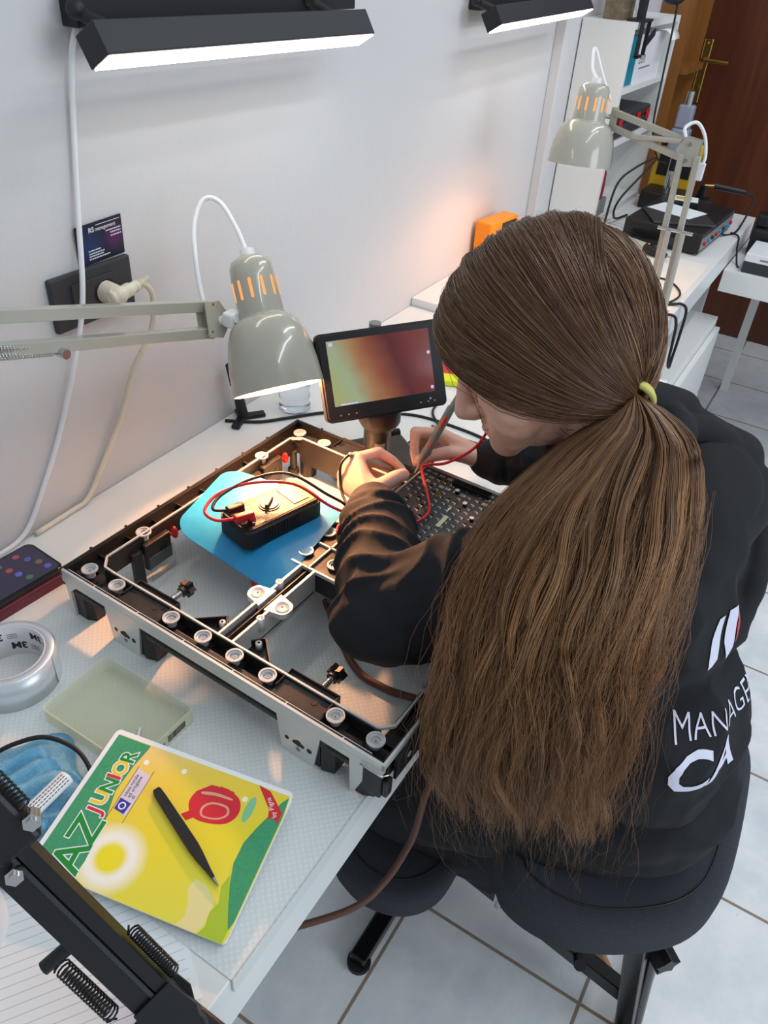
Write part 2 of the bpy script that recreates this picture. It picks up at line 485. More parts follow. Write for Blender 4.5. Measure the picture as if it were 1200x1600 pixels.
# ------------------------------------------------------------------ socket, plug, card
s = thing('wall_socket', 'anthracite wall socket plate with a plugged-in cream plug, left of the lamp', 'socket', (0.711, 0, 1.036))
b = MB(); b.bx(0.640, 0.783, -0.010, -0.0003, 1.036, 1.113, bev=0.003); b.build('face_plate', 'charcoal', s)
b = MB(); b.bx(0.672, 0.752, -0.0125, -0.0095, 1.051, 1.098, bev=0.001); md = b.build('socket_module', 'charcoal', s)
b = MB(); b.lathe([(0.0195, 0), (0.0195, 0.0008), (0.017, 0.0008), (0.0165, 0.0004), (0.0, 0.0004)], 24, tf=axes((0.728, -0.0126, 1.074), (1, 0, 0), (0, 0, 1), (0, -1, 0)))
b.build('socket_well', 'black', md)
pg = thing('power_plug', 'cream angled power plug and cord in the dark wall socket', 'plug', (0.728, -0.014, 1.074))
b = MB(); b.cyl((0.728, -0.0135, 1.074), (0.728, -0.034, 1.074), 0.016, 0.0145, n=24)
b.tube(spline([(0.716, -0.036, 1.072), (0.728, -0.037, 1.074), (0.745, -0.040, 1.078), (0.762, -0.042, 1.081)], 5), [0.011] * 4 + [0.0125] * 4 + [0.010] * 4 + [0.008] * 4, 12)
b.build('plug_body', 'cream', pg)
b = MB()
for i in range(7):
    x = 0.757 + i * 0.004
    b.lathe([(0.0, -0.0008), (0.0082 - i * .0005, -0.0008), (0.0082 - i * .0005, 0.0008), (0, 0.0008)], 12, tf=axes((x, -0.0415, 1.0797 + i * .0008), (0, 1, 0), (0, 0, 1), (1, 0, 0.15)))
b.build('strain_relief', 'cream', pg)
b = MB(); b.tube(spline([(0.76, -0.042, 1.081), (0.775, -0.043, 1.079), (0.789, -0.041, 1.053), (0.781, -0.036, 1.0), (0.752, -0.02, 0.945), (0.716, -0.01, 0.865), (0.668, -0.008, 0.80), (0.632, -0.008, 0.760), (0.60, -0.007, 0.7548), (0.53, -0.009, 0.7545)], 8), 0.0042, 10)
b.build('cord', 'cream', pg)

def card_mat():
    m = bpy.data.materials.new('card_print'); m.use_nodes = True
    nt = m.node_tree; n = nt.nodes; lk = nt.links; p = n['Principled BSDF']
    tc = n.new('ShaderNodeTexCoord'); sp = n.new('ShaderNodeSeparateXYZ'); lk.new(tc.outputs['Object'], sp.inputs[0])
    base = rgb(18, 18, 44)
    prev = None
    for (cx, cz, col, R) in ((-0.020, 0.024, rgb(28, 84, 170), 0.03), (0.026, 0.030, rgb(150, 40, 140), 0.022)):
        dx = n.new('ShaderNodeVectorMath'); dx.operation = 'DISTANCE'; dx.inputs[1].default_value = (cx, 0, cz)
        cb = n.new('ShaderNodeCombineXYZ'); lk.new(sp.outputs[0], cb.inputs[0]); lk.new(sp.outputs[2], cb.inputs[2])
        lk.new(cb.outputs[0], dx.inputs[0])
        s1 = n.new('ShaderNodeMath'); s1.operation = 'MULTIPLY'; s1.inputs[1].default_value = 2400; lk.new(dx.outputs['Value'], s1.inputs[0])
        s2 = n.new('ShaderNodeMath'); s2.operation = 'SINE'; lk.new(s1.outputs[0], s2.inputs[0])
        s3 = n.new('ShaderNodeMapRange'); s3.inputs['From Min'].default_value = 0.2; s3.inputs['From Max'].default_value = 1; lk.new(s2.outputs[0], s3.inputs['Value'])
        s4 = n.new('ShaderNodeMapRange'); s4.inputs['From Min'].default_value = R; s4.inputs['From Max'].default_value = 0.004; lk.new(dx.outputs['Value'], s4.inputs['Value'])
        s5 = n.new('ShaderNodeMath'); s5.operation = 'MULTIPLY'; lk.new(s3.outputs[0], s5.inputs[0]); lk.new(s4.outputs[0], s5.inputs[1])
        mx = n.new('ShaderNodeMix'); mx.data_type = 'RGBA'; lk.new(s5.outputs[0], mx.inputs['Factor'])
        mx.inputs['B'].default_value = (*col, 1)
        if prev is None: mx.inputs['A'].default_value = (*base, 1)
        else: lk.new(prev, mx.inputs['A'])
        prev = mx.outputs['Result']
    lk.new(prev, p.inputs['Base Color']); p.inputs['Roughness'].default_value = 0.4
    return m
M['card'] = card_mat()
ct = axes((0.7005, -0.0013, 1.1125), (1, 0, 0.03), (0, -0.03, 1), (0, -1, -0.03))
b = MB(); b.box((0.0405, 0.0275, 0.0), (0.083, 0.055, 0.0008), 0, tf=ct)
b.text('RS', 0.0095, ct @ T(0.022, 0.0425, 0.0005), 1, 0.0001, off=0.0002)
b.text('management', 0.0078, ct @ T(0.0335, 0.0425, 0.0005), 1, 0.0001, spacing=0.92)
b.bx(0.035, 0.079, 0.0500, 0.0508, 0.0004, 0.0006, 1, tf=ct)
for (x0, x1, y) in ((0.052, 0.079, 0.0375), (0.060, 0.079, 0.0335), (0.060, 0.079, 0.0290), (0.018, 0.040, 0.017), (0.018, 0.046, 0.013), (0.018, 0.044, 0.0095), (0.018, 0.055, 0.0058)):
    x = x0
    while x < x1:
        wd = random.uniform(0.002, 0.005); b.bx(x, min(x + wd, x1), y, y + 0.0016, 0.0004, 0.0006, 1, tf=ct); x += wd + 0.0008
tag(b.build('business_card', ['card', 'white_ink']), 'dark blue business card with white lettering tucked above the wall socket', 'card')

# ------------------------------------------------------------------ desk lamps
def lamp_head(t, top, rim, R=0.0735, joint_dir=None):
    top, rim = Vector(top), Vector(rim); ax = (rim - top).normalized(); L = (rim - top).length
    u, v = basis(ax); q = R / 0.0735; R = 0.0735
    tf = axes(top, u, ax.cross(u), ax) @ Matrix.Diagonal((q, q, 1, 1))
    k = L / 0.178
    pr = [(0.000, 0.000), (0.020, 0.001), (0.029, 0.006), (0.0335, 0.014), (0.0355, 0.03), (0.0365, 0.078)]
    b = MB(); b.lathe([(r, z * k) for r, z in pr], 40, tf=tf)
    b.lathe([(0.0365, 0.078 * k), (0.0375, 0.0785 * k), (0.0375, 0.080 * k)], 40, tf=tf)
    cap = b.build('socket_housing', 'beige', t)
    # cooling slots: closed patches, the bulb's glow put into their material
    b = MB()
    for i in range(12):
        a = math.radians(30 * i)
        c = Vector((0.0358 * math.cos(a), 0.0358 * math.sin(a), 0.045 * k))
        rx = axes(c, (-math.sin(a), math.cos(a), 0), (0, 0, 1), (math.cos(a), math.sin(a), 0))
        b.prism(rrect(0.0046, 0.028, 0.0022, 4), -0.0004, 0.0006, tf=tf @ rx)
    b.build('cooling_slot', M['slot'], cap, 'slots glowing orange from the bulb inside')
    b = MB()
    po = [(0.0375, 0.080), (0.045, 0.083), (0.055, 0.092), (0.063, 0.107), (0.0685, 0.126), (0.072, 0.148), (R, 0.176), (R, 0.178)]
    pi = [(R - 0.0012, 0.178), (R - 0.0014, 0.174), (0.0705, 0.148), (0.067, 0.125), (0.061, 0.106), (0.0535, 0.094), (0.044, 0.085), (0.030, 0.082)]
    b.lathe([(r, z * k) for r, z in po], 56, tf=tf)
    b.lathe([(R, 0.178 * k), (R - 0.0012, 0.178 * k)], 56, tf=tf)
    b.lathe([(r, z * k) for r, z in pi], 56, m=1, tf=tf)
    b.build('shade', ['beige', 'beige_in'], t)
    b = MB(); b.sphere((0, 0, 0.086 * k), (0.022, 0.022, 0.024), n=20, tf=tf); b.cyl((0, 0, 0.058 * k), (0, 0, 0.070 * k), 0.012, n=16, tf=tf)
    b.build('bulb', 'bulb', t)
    return tf, k


def bulb_light(p, power, col=(1.0, 0.44, 0.19)):
    l = bpy.data.lights.new('bulb_light', 'POINT'); l.energy = power; l.color = col; l.shadow_soft_size = 0.012
    o = bpy.data.objects.new('bulb_light', l); COL.objects.link(o); o.location = p
    return o

t = thing('desk_lamp', 'grey-beige jointed lamp with bell shade hanging over the black frame', 'lamp', (0.36, -0.10, 0.75), 'jointed desk lamps')
top, rim = Vector((0.858, -0.170, 1.127)), Vector((0.806, -0.262, 0.966))
lamp_head(t, top, rim, 0.0675)
ax = (rim - top).normalized()
bulb_light(top + ax * 0.142, 13.0)
b = MB(); b.cyl(top - ax * 0.010, top + ax * 0.003, 0.010, 0.011, n=16); b.build('cable_gland', 'white', t)
# forearm: two square tubes
J0, J1 = Vector((0.791, -0.143, 1.067)), Vector((0.772, -0.156, 1.036))
A0, A1 = Vector((0.479, -0.139, 1.154)), Vector((0.470, -0.141, 1.118))
B0 = A0 + (A0 - J0) * 0.35; B1 = A1 + (A1 - J1) * 0.35
for p, q in ((B0, J0), (B1, J1)):
    b = MB(); b.bar(p, q, 0.013, 0.015, bev=0.001); b.build('arm_bar', 'beige', t)
b = MB()
jc = (J0 + J1) / 2 + Vector((0.006, -0.006, -0.002))
up = (J0 - J1).normalized(); rt = (J0 - A0).normalized(); nn = rt.cross(up).normalized()
for sgn in (-1, 1):
    tfp = axes(jc + nn * 0.009 * sgn, rt, nn.cross(rt), nn)
    b.prism([(-0.018, 0.024), (0.012, 0.026), (0.030, 0.004), (0.030, -0.004), (0.010, -0.026), (-0.018, -0.024)], -0.001, 0.001, tf=tfp)
br = b.build('joint_bracket', 'beige', t)
for c in (J0, J1):
    b = MB(); b.cyl(c - nn * 0.014, c + nn * 0.014, 0.0042, n=6); b.cyl(c - nn * 0.0155, c + nn * 0.0155, 0.0022, n=10); b.build('bolt', 'steel', br)
kj = Vector((0.800, -0.179, 1.053)); hs = Vector((0.820, -0.198, 1.060))
b = MB(); b.box(kj + (hs - kj) * .15, (0.024, 0.020, 0.022), bev=0.004); b.cyl(kj - nn * .015, kj + nn * .015, 0.007, n=10); b.build('knuckle', 'white', t, 'white plastic knuckle')
b = MB(); b.cyl(kj, hs, 0.0048, n=14); b.cyl(hs - (hs - kj).normalized() * .006, hs, 0.009, 0.010, n=14); b.build('swivel_pin', 'steel', t)
b = MB(); b.tube(spline([(0.792, -0.140, 1.072), (0.799, -0.128, 1.090), (0.812, -0.112, 1.122), (0.838, -0.090, 1.160), (0.864, -0.087, 1.188), (0.875, -0.108, 1.186), (0.870, -0.140, 1.158), tuple(top)], 8), 0.0036, 10)
b.build('cable', 'white', t)
# tension springs of the near joint
b = MB()
for dz in (0.0, -0.010):
    b = MB()
    p0 = Vector((0.415, -0.146, 1.138 + dz)); p1 = Vector((0.533, -0.143, 1.100 + dz * .8)); d = (p1 - p0); uu, vv = basis(d); N = 260
    b.tube([p0 + d * (i / N) + uu * math.cos(i * 0.75) * 0.0046 + vv * math.sin(i * 0.75) * 0.0046 for i in range(N + 1)], 0.0009, 5)
    sp = b.build('spring', 'steel', t)
b = MB(); b.cyl((0.537, -0.160, 1.092), (0.537, -0.130, 1.092), 0.006, n=14); b.build('spring_bolt', 'steel', t)
# lower arm down to a clamp on the desk's back edge, left of the photo
E0 = (B0 + B1) / 2
b = MB(); b.box(E0, (0.05, 0.022, 0.05), bev=0.004); b.build('elbow_bracket', 'beige', t)
for dx in (-0.012, 0.012):
    b = MB(); b.bar(E0 + Vector((dx, 0, -0.01)), (0.25 + dx, -0.125, 0.79), 0.013, 0.013, bev=0.001, up=(0, 1, 0)); b.build('arm_bar', 'beige', t)
b = MB(); b.box((0.25, -0.125, 0.775), (0.055, 0.05, 0.048), bev=0.004); b.build('clamp', 'beige', t)

# far lamp
t2 = thing('desk_lamp', 'far grey-beige jointed lamp clamped on the far desk edge', 'lamp', (1.87, -0.55, 0.77), 'jointed desk lamps')
top, rim = Vector((1.966, -0.270, 1.250)), Vector((1.872, -0.302, 1.108))
top, rim = Vector((1.930, -0.285, 1.262)), Vector((1.905, -0.290, 1.096))
lamp_head(t2, top, rim)
ax = (rim - top).normalized(); bulb_light(top + ax * 0.128, 2.5)
b = MB(); b.cyl(top - ax * 0.010, top + ax * 0.003, 0.010, 0.011, n=16); b.build('cable_gland', 'white', t2)
E = Vector((1.868, -0.535, 1.172))
for dx in (-0.017, 0.017):
    b = MB(); b.bar((1.872, -0.552 + dx, 0.79), (1.858, -0.540 + dx, 1.165), 0.012, 0.012, bev=0.001, up=(0, 1, 0)); b.build('arm_bar', 'beige', t2)
hj = Vector((1.953, -0.330, 1.196))
for dz, L in ((0.014, 1.0), (-0.020, 1.0)):
    b = MB(); b.bar(E + Vector((0, 0, dz)), hj + Vector((-.004, 0, dz * .9)), 0.010, 0.013, bev=0.001); b.build('arm_bar', 'beige', t2)
b = MB()
for dx in (-0.010, 0.010):
    b.prism([(-0.022, -0.028), (0.012, -0.032), (0.026, 0.0), (0.012, 0.026), (-0.020, 0.022)], dx - 0.001, dx + 0.001, tf=axes(E, (0, 1, 0), (0, 0, 1), (1, 0, 0)))
b.build('elbow_bracket', 'beige', t2)
for dz in (0.014, -0.018):
    b = MB(); b.cyl(E + Vector((-.016, 0, dz)), E + Vector((.016, 0, dz)), 0.004, n=10); b.build('bolt', 'steel', t2)
b = MB(); b.bar(hj + Vector((-.003, -0.005, .022)), hj + Vector((-.003, -.005, -.026)), 0.014, 0.012, bev=.001, up=(1, 0, 0)); b.cyl(hj, top + ax * 0.06, 0.005, n=12); b.build('joint_bracket', 'beige', t2)
b = MB()
for (p, q) in (((1.90, -0.475, 1.186), (1.925, -0.40, 1.165)),):
    b.cyl(p, (1.92, -0.50, 1.178), 0.006, n=12); b.cyl((1.872, -0.515, 1.186), (1.915, -0.395, 1.172), 0.0055, n=12)
b.build('spring', 'lightgrey', t2)
for dx in (-0.022, 0.010):
    b = MB(); b.cyl((1.856, -0.556 + dx, 0.82), (1.850, -0.550 + dx, 1.01), 0.006, n=12); b.build('spring', 'lightgrey', t2)
b = MB(); b.cyl((1.852, -0.592, 1.012), (1.852, -0.515, 1.012), 0.004, n=10); b.build('spring_bolt', 'steel', t2)
b = MB(); b.box((1.872, -0.552, 0.798), (0.034, 0.062, 0.054), bev=0.003); b.bx(1.845, 1.90, -0.585, -0.577, 0.66, 0.785, 1, bev=.002); b.bx(1.845, 1.90, -0.585, -0.53, 0.655, 0.665, 1); b.cyl((1.872, -.55, .665), (1.872, -.55, .699), .006, n=12)
b.build('clamp', ['beige', 'white'], t2, 'beige foot with white clamp hooked on the desk edge')
b = MB(); b.tube(spline([(1.868, -0.52, 1.195), (1.878, -0.512, 1.212), (1.893, -0.53, 1.222), (1.895, -0.552, 1.20), (1.886, -0.566, 1.165), (1.882, -0.566, 1.145)], 8), 0.0036, 8)
b.build('cable', 'white', t2)
b = MB(); b.tube(spline([tuple(top - ax * .008), (1.955, -0.262, 1.288), (1.985, -0.25, 1.322), (1.965, -0.285, 1.275), (1.955, -0.318, 1.228)], 8), 0.0034, 8)
b.build('cable', 'white', t2)
b = MB(); b.bar((1.883, -0.566, 1.15), (1.880, -0.566, 1.115), 0.010, 0.014, bev=.002, up=(0, 1, 0)); b.build('cable_sleeve', 'white', t2)

# ------------------------------------------------------------------ display cabinet frame on the desk
UA = Vector((-0.03496, -0.99939, 0)); VA = Vector((0.99939, -0.03496, 0))
FO = Vector((0.449, -0.178, ZD))
TF = axes(FO, UA, VA, (0, 0, 1))          # (u along the near bar towards the front, v away, z up)
ZT = 0.0785
fr = thing('display_cabinet_frame', 'black and silver die-cast display panel frame standing open on the desk mat', 'frame', tuple(FO))
SU, SV = 0.506, 0.489
def loop_wall(m, u0, u1, v0, v1, th, z0, z1, mi=0, sides='nswe'):
    if 'w' in sides: m.bx(u0, u1, v0, v0 + th, z0, z1, mi)
    if 'e' in sides: m.bx(u0, u1, v1 - th, v1, z0, z1, mi)
    if 'n' in sides: m.bx(u0, u0 + th, v0, v1, z0, z1, mi)
    if 's' in sides: m.bx(u1 - th, u1, v0, v1, z0, z1, mi)
b = MB(TF)
loop_wall(b, 0.003, SU - .003, 0.003, SV - 0.003, 0.0025, 0.040, ZT - 0.001)       # outer skirt
for (u0, u1, v0, v1) in ((0.003, SU - 0.003, 0.003, 0.036), (0.003, SU - 0.003, 0.445, SV - 0.003), (0.003, 0.030, 0.03, 0.45), (0.478, SU - 0.003, 0.03, 0.45)):
    b.bx(u0, u1, v0, v1, 0.046, 0.060)                                             # channel floors
# inner walls
b.bx(0.045, 0.478, 0.0335, 0.0365, 0.046, ZT - 0.001); b.bx(0.04, 0.48, 0.4445, 0.4475, 0.030, ZT - .001)
b.bx(0.0285, 0.0315, 0.05, 0.435, 0.046, ZT - .001); b.bx(0.484, 0.487, 0.055, 0.44, 0.046, ZT - .001)
# cross ribs in the wall-side and front channels
for k in range(9):
    v = 0.055 + k * 0.048
    b.bx(0.005, 0.029, v, v + 0.002, 0.058, ZT - 0.010); b.bx(0.487, 0.502, v, v + 0.002, 0.058, ZT - 0.008)
b.build('frame_body', 'frame_black', fr)
# raised trays on the near and far bars
for (u0, u1, v) in ((0.098, 0.168, 0.0225), (0.346, 0.416, 0.0225), (0.098, 0.168, 0.4655), (0.346, 0.416, 0.4655)):
    b = MB(TF); b.bx(u0, u1, v - 0.0155, v + 0.0245, 0.058, ZT - 0.003, bev=0.002)
    b.bx(u0, u1, v + 0.0228, v + 0.0245, 0.058, ZT + 0.0012, bev=.0006); b.bx(u0, u0 + .0017, v - .005, v + 0.0245, 0.058, ZT + 0.0005, bev=.0005); b.bx(u1 - .0017, u1, v - .005, v + 0.0245, 0.058, ZT + 0.0005, bev=.0005)
    b.cyl((u0 + .05, v + .002, ZT - .0032), (u0 + .05, v + .002, ZT - .0025), 0.004, n=16)
    for uu in (u0 + 0.006, u1 - 0.006): b.bx(uu - .007, uu + .005, v + .004, v + .014, ZT - .0031, ZT - .0027, 1)
    b.build('raised_tray', ['frame_black', 'black_gloss'], fr)
for (u0, u1) in ((0.012, 0.024), (0.062, 0.096), (0.19, 0.345), (0.436, 0.47)):
    b = MB(TF); b.bx(u0, u1, 0.0055, 0.0185, 0.060, ZT - 0.008, bev=.002); b.build('bar_deck', 'frame_black', fr)
for (u0, u1) in ((0.02, 0.096), (0.17, 0.345), (0.42, 0.48)):
    b = MB(TF); b.bx(u0, u1, 0.452, 0.468, 0.060, ZT - 0.007, bev=.002); b.build('bar_deck', 'frame_black', fr)
# machined silver edges
b = MB(TF)
b.bx(0, SU, 0, 0.0032, 0.066, ZT); b.bx(0.001, SU - .001, -0.0004, 0.002, 0.058, 0.067); b.bx(SU - 0.0032, SU, 0, 0.30, 0.070, ZT); b.bx(SU - .003, SU, .30, SV, .074, ZT)
for k in range(6): b.bx(0.06 + k * 0.078, 0.0615 + k * 0.078, 0.003, 0.0068, ZT - .008, ZT - .0005)
b.bx(0.008, SU - .02, .0066, .0074, ZT - .008, ZT - .0015)
b.build('silver_rim', 'silver', fr)
b = MB(TF)
loop_wall(b, 0.0, SU - .004, 0.0, SV, 0.003, 0.052, ZT, 0, 'en')
for k in range(7):
    b.bx(-0.003, 0.001, 0.05 + k * .06, 0.053 + k * .06, 0.060, ZT + .0005); b.bx(0.05 + k * .06, .053 + k * .06, SV - .001, SV + .003, .060, ZT + .0005)
b.build('black_rim', 'frame_black', fr)
inner = [(0.062, 0.036), (0.150, 0.0365), (0.232, 0.036), (0.300, 0.036), (0.40, 0.036), (0.474, 0.0365), (0.487, 0.050), (0.487, 0.25), (0.486, 0.436), (0.475, 0.445), (0.25, 0.446), (0.045, 0.446), (0.0295, 0.434), (0.0295, 0.25), (0.0295, 0.052), (0.043, 0.037)]
b = MB(TF)
for i in range(len(inner)):
    p, q = Vector((*inner[i], ZT - 0.001)), Vector((*inner[(i + 1) % len(inner)], ZT - 0.001)); b.bar(p, q, 0.0026, 0.004)
b.build('silver_inner_rail', 'silver', fr)
def disc(parent, u, v, z=ZT, r=0.0106):
    b = MB(TF)
    for pr_ in ([(r * .55, -0.012), (r * .55, -0.001), (r, -0.001)], [(r, -.001), (r, 0.0008)], [(r, .0008), (r * .80, 0.0008)], [(r * .80, .0008), (r * .72, -0.0034)], [(r * .72, -.0034), (0.0, -0.0034)]):
        b.lathe(pr_, 28, tf=T(u, v, z), smooth=False)
    b.cyl((u, v, z - .0034), (u, v, z - 0.0022), r * .24, r * .20, n=12, m=0)
    b.cyl((u, v, z - .0022), (u, v, z - 0.0021), r * .10, n=8, m=1)
    return b.build('magnet_disc', ['zinc', 'ink'], parent)
for u in (0.031, 0.082, 0.178, 0.231, 0.281, 0.331, 0.427, 0.480):
    disc(fr, u, 0.0225)
    disc(fr, u, 0.457)
for v in (0.117, 0.364): disc(fr, 0.0275, v); disc(fr, 0.490, v)
# black wells behind the near-bar discs (deep slots)
for (u0, u1) in ((0.048, 0.094), (0.19, 0.222), (0.24, 0.27), (0.29, 0.322), (0.44, 0.47)):
    b = MB(TF); b.bx(u0, u1, 0.021, 0.0335, 0.0601, 0.0606); b.build('deck_slot', 'black_gloss', fr)
# middle bar from the near bar to the hub, and its mirror beyond
def cross(name, u0, v0, v1, dirv=True):
    b = MB(TF); hw = 0.0112
    if dirv:
        b.bx(u0 - hw, u0 + hw, v0, v1, 0.040, ZT - 0.010, 0)
        for s in (-1, 1): b.bx(u0 + s * hw - .0016, u0 + s * hw + .0016, v0, v1, 0.045, ZT - .0004, 1)
        b.bx(u0 - .0007, u0 + .0007, v0, v1, ZT - .010, ZT - .004, 2)
    else:
        b.bx(v0, v1, u0 - hw, u0 + hw, 0.040, ZT - 0.012, 0)
        for s in (-1, 1): b.bx(v0, v1, u0 + s * hw - .0016, u0 + s * hw + .0016, 0.045, ZT - .002, 1)
    return b.build(name, ['frame_black', 'silver', 'frame_black'], fr)
c1 = cross('middle_bar', 0.2525, 0.0375, 0.196)
cross('middle_bar', 0.2525, 0.300, 0.444)
cross('middle_bar', 0.249, 0.032, 0.205, False)
cross('middle_bar', 0.249, 0.300, 0.484, False)
def lug(u, v, s):
    b = MB(TF)
    b.prism([(u - .012, v - .018), (u + .012, v - .018)] + [(u + .012 * math.cos(a), v + .012 * math.sin(a)) for a in np.linspace(0, math.pi, 9)], ZT - .007, ZT - .0006,
            tf=None) if False else None
    pts = [(u - s * 0.010 + 0 * s, v - 0.017)]
    pts = [(u + s * 0.016, v - 0.017), (u + s * 0.016, v + 0.017), (u - s * 0.004, v + 0.0125)] + [(u - s * (0.004 + 0.0085 * math.sin(a)), v + 0.0125 * math.cos(a)) for a in np.linspace(0.2, math.pi - 0.2, 8)] + [(u - s * 0.004, v - 0.0125)]
    b.prism(pts, ZT - .009, ZT - .0008)
    b.lathe([(0.0098, 0.0), (0.0092, 0.0012), (0.0085, 0.0002), (0.0, 0.0002)], 24, m=0, tf=T(u, v, ZT - .0008))
    b.cyl((u, v, ZT - .0007), (u, v, ZT - .0002), .0016, n=10, m=1)
    o = b.build('screw_lug', ['silver', 'ink'], fr)
    return o
lug(0.2315, 0.120, 1); lug(0.2735, 0.118, -1)
for (u, v) in ((0.2405, 0.152), (0.2645, 0.087)):
    b = MB(TF); b.lathe([(0.002, -0.02), (0.0055, -0.02), (0.0055, 0.0), (0.002, 0.0), (0.002, -0.02)], 18, tf=T(u, v, ZT)); b.build('screw_boss', 'silver', fr)
# central hub plate
b = MB(TF)
b.bx(0.205, 0.300, 0.197, 0.300, 0.040, ZT - .004, 0, bev=.002)
for v in (0.197, 0.248, 0.2985): b.bx(0.205, 0.300, v - .0013, v + .0013, ZT - .006, ZT - .0004, 1)
b.bx(0.2512, 0.2538, 0.197, 0.300, ZT - .006, ZT - .0004, 1)
hub = b.build('hub_plate', ['frame_black', 'silver'], fr)
for (u, v) in ((0.229, 0.222), (0.278, 0.222), (0.229, 0.274), (0.278, 0.274)): disc(fr, u, v)
# feet: silver-faced tapering plates and black fins on the near side
for (u0, u1) in ((0.083, 0.140), (0.365, 0.420)):
    b = MB(TF); b.tf = TF @ axes((0, 0, 0), (1, 0, 0), (0, 0, 1), (0, -1, 0))
    b.prism([(u0 - .004, 0.064), (u1 + .004, 0.064), (u1 - .006, 0.0), (u0 + 0.004, 0.0)], -0.004, 0.0, 0)
    cx = (u0 + u1) / 2
    for dx, dy, r in ((-.016, .026, .003), (-.005, .026, .003), (0.0, .027, .005), (.006, .0255, .003), (.016, .025, .0035), (0.0, .016, .0032)):
        b.cyl((cx + dx, dy, 0.0), (cx + dx, dy, 0.0004), r, n=14, m=1 if dy > .02 else 2)
    f1 = b.build('foot_plate', ['silver', 'ink', 'grey'], fr)
    b = MB(TF); b.prism([(u1 + .004, 0.001), (u1 + .020, 0.006), (u1 + .020, 0.026), (u1 + .004, 0.026)], 0.003, 0.062); b.bx(u0, u1, .0045, .026, 0.0, .06)
    b.build('foot', 'frame_black', fr)
for (u0, u1, mi) in ((0.004, 0.030, 0), (0.462, 0.480, 0)):
    b = MB(TF); b.tf = TF @ axes((0, 0, 0), (1, 0, 0), (0, 0, 1), (0, -1, 0))
    if u0 > .1: b.prism([(u0, 0.064), (u1 + .012, 0.064), (u0 + 0.007, 0.0), (u0 + .003, 0.0)], -0.003, 0.0, 1)
    else: b.prism([(u0, 0.064), (u1 + .004, 0.064), (u0 + 0.009, 0.045), (u0 + 0.009, 0.0), (u0 + .005, 0.0)], -0.003, 0.0, 1)
    b.build('foot_plate', ['frame_black', 'silver'], fr)
    b = MB(TF); b.prism([(u0 + .008, 0.004), (u1, 0.004), (u1 + .012, 0.010), (u1 + .012, 0.024), (u0 + .008, .024)], 0.0, 0.062); b.build('foot', 'frame_black', fr)
b = MB(TF); b.cyl((0.045, 0.462, 0), (0.045, .462, .06), 0.014, 0.015, n=20); b.build('foot', 'frame_black', fr)
b = MB(TF); b.bx(0.46, 0.48, 0.43, 0.46, 0, 0.06, bev=.002); b.build('foot', 'frame_black', fr)
b = MB(TF); b.cyl((0.030, 0.44, 0.012), (0.030, .44, .05), 0.006, n=14); b.cyl((0.030, 0.44, 0.008), (0.030, .44, .016), 0.0095, n=14); b.build('stop_pin', 'frame_black', fr)
# thumb screws
for u in (0.131, 0.378):
    b = MB(TF); z = 0.049
    b.cyl((u, 0.034, z), (u, 0.088, z), 0.0038, n=14)
    N = 120
    b.tube([(u + 0.0041 * math.cos(i * .8), 0.038 + 0.046 * i / N, z + 0.0041 * math.sin(i * .8)) for i in range(N)], 0.0007, 5)
    ts = b.build('thumb_screw', 'steel', fr)
    b = MB(TF)
    star = [((0.0125 if k % 2 == 0 else 0.0085) * math.cos(k * math.pi / 6), (0.0125 if k % 2 == 0 else 0.0085) * math.sin(k * math.pi / 6)) for k in range(12)]
    b.prism(star, 0.0, 0.010, tf=axes((u, 0.088, z), (1, 0, 0), (0, 0, 1), (0, -1, 0)) @ RX(180))
    b.cyl((u, 0.082, z), (u, 0.090, z), 0.0075, n=14)
    b.build('star_knob', 'black', ts)
# triangular brackets beside the middle bar
for s, uc in ((1, 0.18), (-1, 0.325)):
    b = MB(TF)
    b.prism([(uc, 0.037), (uc + s * .048, 0.037), (uc + s * 0.052, 0.060), (uc + s * .040, 0.074)], 0.050, 0.056)
    b.prism([(uc, 0.037), (uc + s * .040, 0.074), (uc + s * .0415, .073), (uc + s * .002, .037)], 0.050, 0.066)
    b.prism([(uc + s * .040, 0.074), (uc + s * .052, 0.060), (uc + s * .0535, .061), (uc + s * .0415, .0755)], 0.048, 0.066)
    b.lathe([(0.0018, .012), (0.0042, .012), (0.0042, 0.0), (0.0018, 0.0)], 14, m=1, tf=T(uc + s * .043, .063, .054))
    b.build('corner_bracket', ['black', 'silver'], fr)
# latches with red bumpers hanging inside the wall-side bar
for v in (0.135, 0.382):
    b = MB(TF); b.bx(0.0325, 0.042, v - 0.030, v + 0.016, 0.022, 0.066, bev=.002); b.cyl((0.0421, v, .045), (0.0426, v, .045), 0.006, n=16, m=1)
    b.bx(0.032, 0.039, v - 0.050, v - .034, .0, .06); la = b.build('latch', ['frame_black', 'black_gloss'], fr)
    b = MB(TF); b.sphere((0.041, v + 0.024, 0.058), (0.006, 0.0045, 0.0105), n=14); b.cyl((0.038, v + .014, .058), (0.040, v + .022, .058), .003, n=8); b.build('red_bumper', 'red', la, 'red rubber bumper')
    b = MB(TF); b.bx(0.043, 0.0438, v - .028, v + .018, .003, .044); b.build('clear_guard', 'clear', la) if 'clear' in M else None
b = MB(TF); b.bx(0.178, 0.196, 0.164, 0.172, 0.028, .040, bev=.002); b.bx(.180, .186, .172, .206, .03, .036); b.build('red_bumper', 'red', fr, 'red rubber bumper under the blue mat')
